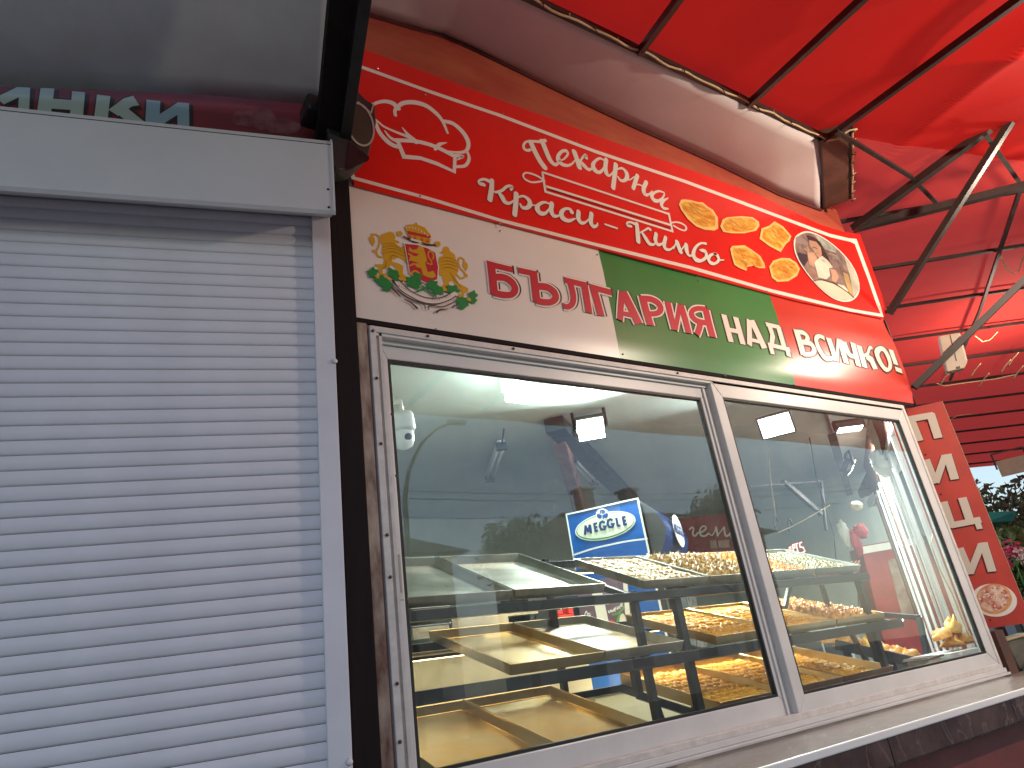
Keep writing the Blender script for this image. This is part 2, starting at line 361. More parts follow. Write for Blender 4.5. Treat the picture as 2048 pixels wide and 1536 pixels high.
def text_mesh(body, size, bold=0.0, shear=0.0):
    cu = bpy.data.curves.new('txt', 'FONT'); cu.body = body; cu.size = size; cu.offset = bold; cu.shear = shear; cu.align_x = 'CENTER'; cu.align_y = 'CENTER'; cu.resolution_u = 3
    o = bpy.data.objects.new('txt', cu); col.objects.link(o); bpy.context.view_layer.update()
    me = bpy.data.meshes.new_from_object(o.evaluated_get(bpy.context.evaluated_depsgraph_get())); col.objects.unlink(o); bpy.data.objects.remove(o)
    vs = [tuple(v.co) for v in me.vertices]; fs = [tuple(p.vertices) for p in me.polygons]; return vs, fs
def put_text(mb, body, size, c, u, up, n, off=.001, bold=0., sx=1., mi=0, shear=0):
    vs, fs = text_mesh(body, size, bold, shear); c, u, up, n = V(c), V(u).normalized(), V(up).normalized(), V(n).normalized()
    mb.add([c + u * v[0] * sx + up * v[1] + n * off for v in vs], fs, mi)

#@@BODY
# ---------------------------------------------------------------- the setting
MB().grid(lambda u, v: V((-60 + 120 * u, -60 + 120 * v, 0)), 8, 8, smooth=False).build('ground', M['asphalt'])['kind'] = 'structure'
o = MB().box((-12, -7, .004), (16, 1, .12)).build('pavement', M['paving']); o['kind'] = 'structure'

# ---------------------------------------------------------------- kiosk
WX0, WX1, WZ0, WZ1 = .79, 4.026, 1.312, 2.712
K = empty('bakery_kiosk', (2.4, 0, 0), 'small bakery kiosk with a red painted front, wide sliding window and maroon base wall', 'kiosk')
w = MB()
w.box((.70, 0, .5), (WX0, .07, 4.3)); w.box((WX1, 0, .5), (4.045, .07, 4.3)); w.box((WX0, 0, WZ1), (WX1, .07, 4.3)); w.box((4.045, 0, 2.78), (4.16, .07, 4.3))
w.build('upper_wall', M['redwall'], K)
MB().box((WX0, .0, .12), (WX1, .07, 1.258)).build('base_wall', M['maroon'], K)
# dark post between shutter and window
p = MB(); p.box((.668, -.035, .12), (.742, .05, 3.36)); p.build('corner_post', M['dwood'], K, bevel=.003)
p = MB(); p.box((.745, -.012, 1.2), (.784, .03, 2.72)); p.build('window_jamb', M['peel'], K, bevel=.002)
p = MB(); p.box((.745, -.008, 2.722), (4.17, -.001, 2.74)); p.build('lintel_strip', M['dwood'], K)
# right facet wall: base, posts and frames (a second sliding window seen through the first)
def RW(s, z, off=0.): q = V((4.12, .04, 0)) + W2 * s + W2OUT * off; return V((q.x, q.y, z))
def rwbox(mb, s0, s1, z0, z1, o0=-.05, o1=0., mi=0):
    return mb.hexa([RW(s0, z0, o0), RW(s1, z0, o0), RW(s1, z0, o1), RW(s0, z0, o1), RW(s0, z1, o0), RW(s1, z1, o0), RW(s1, z1, o1), RW(s0, z1, o1)], mi)
b = MB(); rwbox(b, -.02, 3.3, .12, 1.27); b.build('side_base_wall', M['maroon'], K)
b = MB(); rwbox(b, -.02, 3.3, 2.74, 3.10); b.build('side_header', M['timber'], K)
b = MB(); rwbox(b, .0, .07, 1.27, 2.74, -.05, 0); rwbox(b, 2.06, 2.12, 1.27, 2.74, -.05, 0); rwbox(b, 3.2, 3.3, 1.27, 2.74); b.build('side_post', M['timber'], K)
# back and left inner walls, ceiling, floor
b = MB(); b.box((-.6, 4.2, .3), (7.2, 4.28, 3.2)); b.build('back_wall', M['inwall'], K)
b = MB(); b.box((-.68, .3, .3), (-.6, 4.28, 3.2)); b.box((-.6, .3, .3), (.70, .34, 3.2)); b.box((.70, .072, .3), (.74, .34, 3.2)); b.box((7.12, 1.9, .3), (7.2, 4.28, 3.2)); b.build('inner_wall', M['inwall'], K)
b = MB(); b.slab([(.72, .075, 3.12), (4.1, .075, 3.12), (7.2, 2.1, 3.12), (7.2, 4.25, 3.12), (-.65, 4.25, 3.12), (-.65, .3, 3.12)], (0, 0, .06)); b.build('ceiling', M['ceil'], K)
b = MB(); b.slab([(.72, .075, .42), (4.1, .075, .42), (7.2, 2.1, .42), (7.2, 4.25, .42), (-.65, 4.25, .42), (-.65, .3, .42)], (0, 0, .06)); b.build('floor', M['floor'], K)
# inner soffit beam at ceiling front (grey panel joint)
b = MB(); b.box((.74, .072, 2.76), (4.1, .11, 3.12)); b.build('inner_header', M['ceil'], K)
# interior timber post and dark ceiling beam
pt = onZ(1112, 845, 3.10); pb = onY(1166, 1040, 2.7)
b = MB(); b.bar(pt + V((0, 0, .02)), pb + (pb - pt) * .25, .10, .09, up=(0, 1, 0)); b.build('leaning_timber', mat('red_brown_timber', (.22, .07, .05), .6, c2=(.32, .16, .14), vscale=7, bump=.1), K)
b = MB(); b.bar(onZ(1108, 848, 3.06), onZ(1285, 1022, 3.06), .13, .09); b.build('ceiling_beam', M['black'], K)

# soffit under the roof edge
inner = [(.72, 4.20), (.884, 4.224), (1.129, 4.26), (1.24, 4.283), (1.379, 4.277), (1.818, 4.229), (1.911, 4.22), (2.335, 4.18), (2.957, 4.145), (3.521, 4.085), (3.949, 4.088)]
S = MB(); n = len(inner)
top = [V((x, -.002, z)) for x, z in inner]; outer = [V((.72 + (3.37 - .72) * ((x - .72) / (3.949 - .72)), -.41, 4.12 + .02 * math.sin(x * 1.3))) for x, z in inner]
def sofn(u, v):
    t = u * (n - 1); i = min(int(t), n - 2); return top[i].lerp(top[i + 1], t - i).lerp(outer[i].lerp(outer[i + 1], t - i), v)
S.grid(sofn, 60, 6)
S.build('roof_soffit', M['plaster'], K, solid=.01)
S = MB()  # hairline crack of the plaster
ck = [onZ(*q, 4.125) for q in ((1499, 216), (1490, 226), (1478, 236), (1462, 244), (1452, 258), (1446, 268))]
S.tube([c + V((0, 0, -.006)) for c in ck], [.003, .0035, .002, .003, .002, .001], n=5); S.build('soffit_crack', M['pdark'], K)
# dark strip painting in the shade where the soffit meets the wall
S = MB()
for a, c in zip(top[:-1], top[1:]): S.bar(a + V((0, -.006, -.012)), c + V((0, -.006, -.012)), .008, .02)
S.build('soffit_shade', mat('dark_red_shade', (.10, .014, .012), .6, var=.2), K)
# timber beam end at the roof corner
c0 = V((3.375, -.41, 4.11)); 
b = MB(); pw = W2OUT * .075; b.obox(c0 + W2 * .36 + pw + V((0, 0, .03)), W2 * .37, pw, V((0, 0, .05))); b.build('corner_beam', M['timber'], K, bevel=.004)
b = MB(); b.bar(c0 + W2OUT * .165 + W2 * -.02 + V((0, 0, .02)), c0 + W2OUT * .165 + W2 * .74 + V((0, 0, .02)), .022, .05); b.build('beam_trim', M['black'], K)
b = MB(); b.bar(c0 + W2 * -.02 + V((0, 0, .0)), c0 + W2 * .72 + V((0, 0, .0)), .012, .05); b.build('beam_trim', M['black'], K)

# ---------------------------------------------------------------- counter ledge
T = empty('counter_ledge', (2.4, -.15, 1.2), 'stone counter ledge under the bakery window with white edge strip and brown marble front', 'counter')
MB().box((.60, -.385, 1.21), (4.9, -.002, 1.262)).build('ledge_slab', M['ledge'], T, bevel=.003)
MB().box((.60, -.398, 1.249), (4.9, -.3865, 1.273)).build('edge_strip', M['white'], T, bevel=.004)
MB().box((.60, -.385, 1.165), (4.9, -.3, 1.209)).build('marble_front', M['marble'], T)
x = .6; k = 0
for k in range(5):
    MB().box((x, -.393, 1.172), (x + .855, -.3865, 1.2485)).build('marble_tile', M['marble'], T, bevel=.001); x += .86
MB().box((.62, -.32, .12), (4.9, -.22, 1.164)).build('counter_wall', M['maroon'], T)
o = MB().grid(lambda u, v: V((.86 + 3.0 * u, -.03 - .345 * v, 1.2655 + .005 * noise.noise(V((u * 14, v * 3, 1))) + .004 * noise.noise(V((u * 40, v * 5, 4))) + .006)), 160, 14).build('plastic_sheet', M['sheet'])
tag(o, 'clear crumpled plastic sheet covering the stone ledge below the window', 'plastic sheet')

# ---------------------------------------------------------------- sliding window
SW = empty('sliding_window', (2.4, 0, 1.3), 'wide white two-sash sliding window of the bakery with yellowed left frame edge', 'window')
def rect_frame(mb, x0, x1, z0, z1, w, y0, y1, mi=0, wb=None, wt=None):
    wb = wb or w; wt = wt or w
    def tr(p): mb.hexa(p, mi)
    # mitred: four trapezoid prisms
    def prism(a, b, c, d): mb.hexa([(a[0], y0, a[1]), (b[0], y0, b[1]), (c[0], y0, c[1]), (d[0], y0, d[1]), (a[0], y1, a[1]), (b[0], y1, b[1]), (c[0], y1, c[1]), (d[0], y1, d[1])], mi)
    prism((x0, z0), (x1, z0), (x1 - w, z0 + wb), (x0 + w, z0 + wb)); prism((x0, z1), (x0 + w, z1 - wt), (x1 - w, z1 - wt), (x1, z1))
    prism((x0, z0), (x0 + w, z0 + wb), (x0 + w, z1 - wt), (x0, z1)); prism((x1, z0), (x1, z1), (x1 - w, z1 - wt), (x1 - w, z0 + wb))
f = MB(); rect_frame(f, WX0, WX1, WZ0 - .012, WZ1, .022, -.018, .06); f.build('outer_frame', M['frame_old'], SW, bevel=.002)
f = MB(); f.box((WX0 + .022, .0, WZ0 + .0), (WX0 + .034, .06, WZ1 - .022)); f.box((WX0 + .034, -.012, WZ0), (WX0 + .044, .06, WZ1 - .022)); f.build('track_lip', M['frame_old'], SW)
f = MB(); f.box((WX0 + .022, -.012, WZ1 - .032), (WX1 - .022, .06, WZ1 - .022)); f.box((WX0 + .044, .012, WZ1 - .046), (WX1 - .022, .06, WZ1 - .032)); f.build('top_track', M['frame'], SW)
f = MB(); f.box((WX0 + .022, -.026, WZ0 - .032), (WX1 + .006, .06, WZ0 - .012)); f.box((WX0, -.04, WZ0 - .044), (WX1 + .006, .0, WZ0 - .0325)); f.build('bottom_track', M['frame'], SW, bevel=.002)
# sashes: left one rear, right one front
def sash(name, x0, x1, z0, z1, gx0, gx1, gz0, gz1, y0, y1):
    f = MB()
    def prism(a, b, c, d):
        f.hexa([(a[0], y0, a[1]), (b[0], y0, b[1]), (c[0], y0, c[1]), (d[0], y0, d[1]), (a[0], y1, a[1]), (b[0], y1, b[1]), (c[0], y1, c[1]), (d[0], y1, d[1])])
    prism((x0, z0), (x1, z0), (gx1, gz0), (gx0, gz0)); prism((x0, z1), (gx0, gz1), (gx1, gz1), (x1, z1))
    prism((x0, z0), (gx0, gz0), (gx0, gz1), (x0, z1)); prism((x1, z0), (x1, z1), (gx1, gz1), (gx1, gz0))
    s = f.build('sash', M['frame'], SW, bevel=.004)
    ym = (y0 + y1) / 2
    g = MB(); e = .006; g.box((gx0 + e, ym - .002, gz0 + e), (gx1 - e, ym + .002, gz1 - e)); g.build('pane', M['glass'], s)
    r = MB(); rect_frame(r, gx0, gx1, gz0, gz1, .009, ym - .01, ym + .01); r.build('seal', M['rubber'], s)
    return s
yl = .034
gL, gR = onY(775, 714, yl - .012).x, onY(1402, 798, yl - .012).x; gt = onY(1090, 757, yl - .012).z; gb = onY(1377, 1433, yl - .012).z
sl = sash('sash', .838, 2.46, WZ0 - .008, WZ1 - .046, gL, gR, gb, gt, yl - .012, yl + .012)
f = MB(); f.box((gR + .018, yl - .02, WZ0 - .02), (gR + .03, yl - .013, WZ1 - .05)); f.box((gR + .045, yl - .025, WZ0 - .02), (gR + .052, yl - .013, WZ1 - .05)); f.build('interlock_rib', M['frame'], sl)
f = MB(); hx = (gL + .838) / 2; f.box((hx - .008, yl - .016, 1.84), (hx + .008, yl - .0125, 1.99)); f.build('handle', M['frame_old'], sl, bevel=.003)
f = MB(); f.box((hx - .003, yl - .0185, 1.86), (hx + .003, yl - .0165, 1.97)); f.build('handle', mat('grey_plastic', (.35, .34, .32), .5), sl)
gL2, gR2 = onY(1446, 795, -.012).x, onY(1799, 839, -.012).x; gb2 = onY(1613, 1388, -.012).z; gt2 = onY(1620, 817, -.012).z
sr = sash('sash', onY(1422, 772, -.012).x, 4.022, WZ0 - .002, WZ1 - .01, gL2, gR2, gb2, gt2, -.012, .014)
sc = MB()
for (a, z) in ((.80, 2.69), (.803, 2.52), (.803, 2.30), (.803, 2.02), (.804, 1.9), (.803, 1.62), (.80, 1.48), (1.0, 2.701), (1.35, 2.702), (2.2, 2.702), (.846, 2.4), (.846, 2.2)):
    sc.tube([(a, -.0195, z), (a, -.0225, z)], .005, n=8)
sc.build('screw', mat('rust', (.12, .05, .03), .7, metal=.3), SW)
# the side window of the right facet
f = MB()
for s0, s1 in ((.07, .12), (.50, .545), (.575, .62), (1.02, 1.06), (1.10, 1.145), (2.0, 2.05), (1.55, 1.585), (2.13, 2.17), (2.5, 2.54), (2.58, 2.61), (2.95, 2.99), (1.30, 1.315)):
    rwbox(f, s0, s1, 1.27, 2.74, -.05 + .01 * (s0 > .56), -.012)
for s0, s1, z0, z1 in ((.12, .50, 1.27, 1.32), (.62, 1.02, 1.27, 1.32), (1.145, 2.0, 1.27, 1.32), (.12, .5, 2.69, 2.74), (.62, 1.02, 2.69, 2.74), (1.145, 2.0, 2.69, 2.74)):
    rwbox(f, s0, s1, z0, z1, -.045, -.015)
SW2 = empty('side_window', RW(1, 1.27), 'white framed side window seen through the right sash, with thin vertical bars', 'window')
f.build('frame', M['frame'], SW2)
f = MB()
for s0, s1 in ((.12, .5), (.62, 1.02), (1.145, 1.3), (1.315, 1.55), (1.585, 2.0), (2.17, 2.5), (2.61, 2.95), (2.99, 3.2)): rwbox(f, s0, s1, 1.32, 2.69, -.031, -.028)
f.build('pane', M['glass'], SW2)

# ---------------------------------------------------------------- roller shutter
RS = empty('roller_shutter', SH.pt(-.7, 0, .0), 'closed pale lilac-grey roller shutter with white box and guide rail, left of the bakery window', 'roller shutter')
pitch = .0405; z = 3.092; prof = []
def slat_mesh():
    m = MB(); h = pitch; A0, A1 = -2.2, -.058; pf = []
    for k in range(9):
        t = k / 8; pf.append((h * (.03 + .945 * t), .0048 * math.sin(math.pi * t) ** .8))
    vs = []
    for a in (A0, A1):
        for (zz, o_) in pf: vs.append(SH.pt(a, -zz, o_ - .004) - SH.pt(0, 0, 0))
        vs.append(SH.pt(a, -h * .985, -.0055) - SH.pt(0, 0, 0)); vs.append(SH.pt(a, -h * 1.0, -.0055) - SH.pt(0, 0, 0))
    n = len(pf) + 2; m.add(vs, [(i, i + 1, n + i + 1, n + i) for i in range(n - 1)], 0, True); return m.mesh('slat', M['slat'])
sm = slat_mesh()
for i in range(53):
    zz = z - i * pitch
    o = bpy.data.objects.new('slat', sm); o.location = SH.pt(0, zz, 0); link(o, RS)
gap = MB(); gap.hexa([SH.pt(a, zz, of) for zz in (.9, 3.2) for (a, of) in ((-2.2, -.02), (-.03, -.02), (-.03, -.01), (-2.2, -.01))]); gap.build('backing', M['rubber'], RS)
def sbox(mb, a0, a1, z0, z1, o0, o1, mi=0):
    return mb.hexa([SH.pt(a, zz, of) for zz in (z0, z1) for (a, of) in ((a0, o0), (a1, o0), (a1, o1), (a0, o1))], mi)
f = MB(); sbox(f, -.058, .0, .9, 3.105, -.02, .022); rl = f.build('guide_rail', M['slat'], RS, bevel=.002)
f = MB()
for zz in (2.72, 1.47): q = SH.px(668, 729, .024) if zz > 2 else SH.px(697, 1523, .024); f.tube([q, q + SOUT * .005], [.009, .005], n=12)
f.build('screw', M['slat'], rl)
OB = .15; PB = SH.off(OB)
z0b = PB.az(640, 424)[1]; z1b = PB.az(640, 273)[1]; a1b = PB.az(664, 350)[0]
f = MB(); A0 = -2.2
pro = [(OB - .008, z0b), (OB, z0b + .01), (OB, z1b - .03), (OB - .012, z1b - .004), (OB - .03, z1b), (0.0, z1b + .01), (0.0, 3.088), (.05, z0b + .062)]
vs = [SH.pt(A0, zz, of) for of, zz in pro] + [SH.pt(a1b, zz, of) for of, zz in pro]; n = len(pro)
f.add(vs, [(i, (i + 1) % n, n + (i + 1) % n, n + i) for i in range(n)] + [tuple(range(n)), tuple(reversed(range(n, 2 * n)))])
bx = f.build('shutter_box', M['box'], RS)
f = MB(); vs = [SH.pt(a, zz, of) for a in (a1b, a1b + .006) for of, zz in [(o_ + (.004 if o_ > .02 else 0), q + (.004 if q > z0b + .05 else -.004)) for o_, q in pro]]
f.add(vs, [(i, (i + 1) % n, n + (i + 1) % n, n + i) for i in range(n)] + [tuple(range(n)), tuple(reversed(range(n, 2 * n)))]); f.build('end_cap', M['box'], bx)
f = MB(); sbox(f, A0, a1b, z1b - .031, z1b - .029, OB, OB + .0012); f.build('seam', M['rubber'], bx)
f = MB()
for zz in (z0b + .02, z0b + .09): q = SH.pt(a1b - .014, zz, OB); f.tube([q, q + SOUT * .002], .004, n=8)
f.build('rivet', M['rubber'], bx)
# wall around shutter
f = MB(); sbox(f, -3.2, 0.0, .12, .9, -.12, .0); sbox(f, -3.2, .02, 3.12, 4.6, -.12, -.03); sbox(f, -3.2, .03, .9, 3.12, -.12, -.03)
f.build('shutter_wall', M['maroon'], K)

# ---------------------------------------------------------------- dark sign above shutter
LS = empty('pancake_sign', SH.pt(-.5, 3.4, .0), 'dark red sign with pale letters half hidden above the roller shutter box', 'sign')
f = MB(); sbox(f, -2.2, .02, 3.12, 3.62, -.028, .0); f.build('board', mat('dull_sign_red', (.26, .02, .02), .45, c2=(.20, .02, .02), vscale=5), LS)
P = Print(SH, .0015).zoom(0, 0, 2.695)
lets = [([(0, 548), (135, 482)], 46), ([(135, 472), (125, 690)], 50), ([(-60, 470), (-75, 690)], 50), ([(258, 478), (225, 700)], 64), ([(425, 498), (405, 720)], 60), ([(250, 560), (415, 572)], 46), ([(560, 518), (535, 720)], 62),
        ([(735, 545), (690, 556), (612, 612)], 50), ([(640, 585), (770, 690)], 50), ([(828, 545), (818, 740)], 64), ([(830, 672), (985, 572)], 48), ([(988, 558), (990, 760)], 54)]
for q, w_ in lets: P.stroke('o', q, w_ + 26, False, 'butt', dx=(6, 6))
P.level(.0005)
for i, (q, w_) in enumerate(lets): P.stroke('t' if i > 8 else 'f', q, w_, False, 'butt')
P.build({'o': ('lettering_outline', M['pdark']), 'f': ('lettering', mat('print_pale_green', (.46, .52, .42), .4)), 't': ('lettering', mat('print_pale_blue', (.30, .42, .46), .4))}, LS)
# worn sticker
P = Print(SH, .002).zoom(0, 0, 2.695); random.seed(3)
for (cx, cy, r) in ((1330, 640, 60), (1400, 650, 70), (1500, 680, 60), (1560, 690, 50)):
    P.poly('w', [(cx + r * (1 + .5 * random.random()) * math.cos(a), cy + r * .6 * (1 + .6 * random.random()) * math.sin(a)) for a in [2 * math.pi * k / 14 for k in range(14)]])
P.build({'w': ('peeled_patch', mat('peeled_print', (.30, .10, .10), .7, c2=(.18, .03, .03), vscale=18))}, LS)

# ---------------------------------------------------------------- grey awning (left) and its dark arm
GA = empty('grey_awning', SH.pt(-.4, 3.5, .1), 'smooth dark grey awning underside hanging over the roller shutter at upper left', 'awning')
def awn(u, v):
    a = -2.6 + 2.63 * u; of = .03 + 1.6 * v; s = a + 2.6
    zz = 3.487 + .055 * (a + 1.0) + .30 * (of - .03) - .055 * math.sin(min(1, v * 2.2) * math.pi) * (.6 + .5 * math.sin(u * 5)) + .02 * math.sin(u * 9)
    return SH.pt(a + .0 * v, zz, of)
MB().grid(awn, 40, 24).build('fabric', M['grey'], GA, solid=.004)
f = MB()
arm0 = V((.715, -.03, 3.33)); ad = V((-.117, -.57, .14)).normalized()
f.bar(arm0 - ad * .05, arm0 + ad * 1.5, .036, .05); f.build('arm', M['black'], GA, bevel=.002)
f = MB(); q0 = onY(672, 250, -.05); f.bar(V((.665, -.03, 3.36)), V((.665, -.03, 3.36)) + V((-.20, -.97, .36)) * 1.3, .085, .09); f.build('timber_rafter', M['dwood'], GA, bevel=.003)
f = MB(); f.obox(onY(650, 232, -.12), V((.075, 0, 0)), V((0, .05, 0)), V((0, 0, .035))); f.build('bracket', M['black'], GA, bevel=.01)

# ---------------------------------------------------------------- black lamp behind the arm
SL = empty('loudspeaker', onY(715, 260, -.14), 'black faceted loudspeaker with a pale round ring, partly hidden behind the dark awning arm', 'loudspeaker')
PL = Plane((0, -.16, 0), (1, 0, 0), (0, -1, 0))
out = [(690, 176), (716, 178), (734, 196), (752, 208), (755, 245), (741, 305), (738, 318), (712, 338), (676, 344), (664, 330), (650, 250)]
f = MB(); pts = [PL.px(*q) for q in out]; c = sum(pts, V()) / len(pts); front = [c + (p_ - c) * .96 for p_ in pts]; back = [c + (p_ - c) * .8 + V((0, .11, 0)) for p_ in pts]; n = len(pts)
f.add(front + back, [(i, (i + 1) % n, n + (i + 1) % n, n + i) for i in range(n)] + [tuple(range(n)), tuple(reversed(range(n, 2 * n)))])
f.build('housing', mat('speaker_black', (.028, .024, .022), .55, var=.2), SL, bevel=.006)
P = Print(PL, .004).zoom(600, 0, 4.096); P.stroke('r', ellipse(490, 1025, 104, 178, 28, -.28), 13, True, closed=True, sub=2); P.stroke('r', [(475, 845), (545, 905), (580, 930), (600, 855)], 11, False)
P.build({'r': ('ring', mat('ring_grey', (.42, .36, .30), .4))}, SL)
P = Print(PL, .002).zoom(600, 0, 4.096); P.poly('c', ellipse(490, 1025, 98, 172, 28, -.28)); P.build({'c': ('speaker_cone', mat('cone_brown', (.05, .035, .025), .7, var=.2))}, SL)
f = MB(); f.add([PL.px(600 + x / 4.096, y / 4.096, .003) for x, y in ((400, 1160), (565, 1290), (560, 1320), (470, 1360), (370, 1410))], [(0, 1, 2, 3, 4)]); f.build('base_facet', M['black'], SL)
f = MB(); f.bar((PL.px(700, 262).x, -.05, PL.px(700, 262).z), (PL.px(700, 262).x, .0, PL.px(700, 262).z), .04); f.build('bracket', M['black'], SL)

# ---------------------------------------------------------------- upper sign (red) with hat, lettering, pastries and photo
S1 = empty('red_bakery_sign', (2.5, -.02, 3.65), 'long red sign board with white chef hat, script lettering and printed pastries', 'sign')
B1 = FAC.off(.022)
ob = [(.76, 3.975), (2.0, 3.975), (3.3, 3.985)] + [(B1.az(1640, 452)[0], B1.az(1640, 449)[1]), B1.az(1690, 464), B1.az(1720, 469), B1.az(1776, 623), B1.az(1765, 637)] + [(3.3, 3.268), (2.0, 3.272), (.765, 3.272)]
MB().slab([B1.pt(a, z_) for a, z_ in ob], (0, .012, 0)).build('board', M['sred'], S1)
P = Print(B1, .0008)
tl = [B1.az(*q) for q in ((690, 122), (860, 185), (1001, 231), (1200, 304), (1371, 364))]
P.zoom(0, 0, 1)
line = [(655, 113), (722, 134), (861, 184), (1001, 231.5), (1190, 303), (1371, 363.5), (1480, 404), (1600, 449), (1660, 471), (1711, 483), (1738, 556), (1764, 631), (1700, 620), (1540, 581), (1380, 535), (1190, 489), (1001, 441), (860, 398), (706, 356), (703, 340)]
P.stroke('b', line, 5.4, False, 'butt')
# hat
P.zoom(600, 0, 4.096)
P.stroke('h', [(570, 870), (640, 840), (700, 832), (760, 848), (800, 885)], [20, 26, 30]); P.stroke('h', [(780, 945), (778, 905), (808, 868), (860, 842), (950, 842), (1040, 872), (1120, 935), (1170, 1000), (1208, 1090)], [24, 30, 30, 24, 14])
P.stroke('h', [(1185, 995), (1255, 1015), (1325, 1075), (1368, 1140), (1378, 1195), (1355, 1240), (1290, 1250), (1195, 1238)], [22, 26, 30, 24, 8])
P.stroke('h', [(575, 950), (640, 1000), (690, 1040), (790, 1085), (880, 1120), (955, 1160)], [12, 12, 16, 24]); P.stroke('h', [(620, 1010), (650, 1085), (710, 1155), (760, 1190), (805, 1205)], [22, 30, 24])
P.stroke('h', [(695, 1075), (740, 1130), (800, 1160)], [8, 26]); P.stroke('h', [(838, 1048), (880, 1100), (945, 1160)], [6, 30]); P.stroke('h', [(1198, 1170), (1140, 1185), (1105, 1225)], [8, 28, 24])
P.stroke('h', [(790, 1150), (950, 1160), (1100, 1200), (1255, 1275)], 26); P.stroke('h', [(800, 1160), (850, 1285), (985, 1297), (1120, 1342), (1262, 1408), (1268, 1280)], 25, False)
P.stroke('h', [(1245, 1275), (1330, 1282), (1285, 1312)], [26, 8]); P.stroke('h', [(1365, 1235), (1384, 1300), (1352, 1358), (1275, 1368)], [18, 26, 22])
# word 1
P.zoom(1020, 250, 5.389)
W1 = [([(218, 268), (190, 276), (155, 262), (144, 222), (172, 184), (235, 178), (320, 182), (378, 168)], [26, 24, 22, 24, 34]), ([(222, 190), (262, 280), (318, 385), (370, 458)], 40), ([(345, 180), (385, 280), (430, 380), (475, 425), (512, 418), (538, 370)], [40, 38, 30, 16]),
      ([(525, 392), (580, 368), (618, 320), (606, 284), (560, 286), (520, 330), (520, 385), (560, 425), (620, 438), (665, 420), (700, 380)], [12, 22, 30, 38, 26, 14]),
      ([(690, 292), (718, 370), (745, 458)], 40), ([(818, 355), (812, 328), (782, 350), (755, 388), (725, 395)], [30, 22, 16]), ([(750, 388), (795, 440), (840, 480), (880, 470), (905, 430)], [20, 36, 22, 12]),
      ([(1015, 385), (965, 362), (912, 395), (892, 440), (915, 490), (960, 512), (1000, 480), (1025, 420)], [16, 26, 42, 30, 16]), ([(1035, 375), (1025, 460), (1040, 530), (1075, 545), (1110, 505)], [38, 38, 24, 12]),
      ([(1138, 428), (1128, 520), (1108, 680)], 42), ([(1150, 480), (1205, 470), (1248, 510), (1258, 565), (1228, 602), (1188, 598), (1160, 560)], [14, 22, 42, 26, 12]), ([(1235, 590), (1290, 592), (1335, 560)], 12),
      ([(1370, 548), (1345, 620), (1325, 685)], 40), ([(1350, 640), (1400, 650), (1440, 672)], 12), ([(1466, 618), (1436, 690), (1450, 745), (1490, 752), (1530, 715)], [40, 38, 24, 12]),
      ([(1655, 730), (1600, 716), (1545, 738), (1525, 775), (1550, 812), (1598, 820), (1640, 790), (1662, 745)], [14, 24, 38, 28, 14]), ([(1700, 790), (1650, 820), (1628, 860), (1650, 898), (1700, 905)], [10, 36, 26, 14])]
for q, w_ in W1: P.stroke('s', q, w_, off=P.base, dx=(7, 4)) if False else P.stroke('w', q, w_)
# rolling pin
for q, w_ in (([(345, 512), (1708, 962), (1748, 1150), (378, 722), (345, 512)], 18), ([(385, 665), (1730, 1082)], 20)): P.stroke('w', q, w_, False, 'butt')
P.stroke('w', [(365, 605), (310, 565), (230, 530), (165, 520), (138, 550), (165, 592), (240, 622), (350, 608)], 16); P.stroke('w', [(1725, 1062), (1780, 1050), (1845, 1064), (1892, 1100), (1885, 1138), (1835, 1130), (1760, 1090)], 14)
P.stroke('k', [(400, 690), (1718, 1112)], 5, False, 'butt')
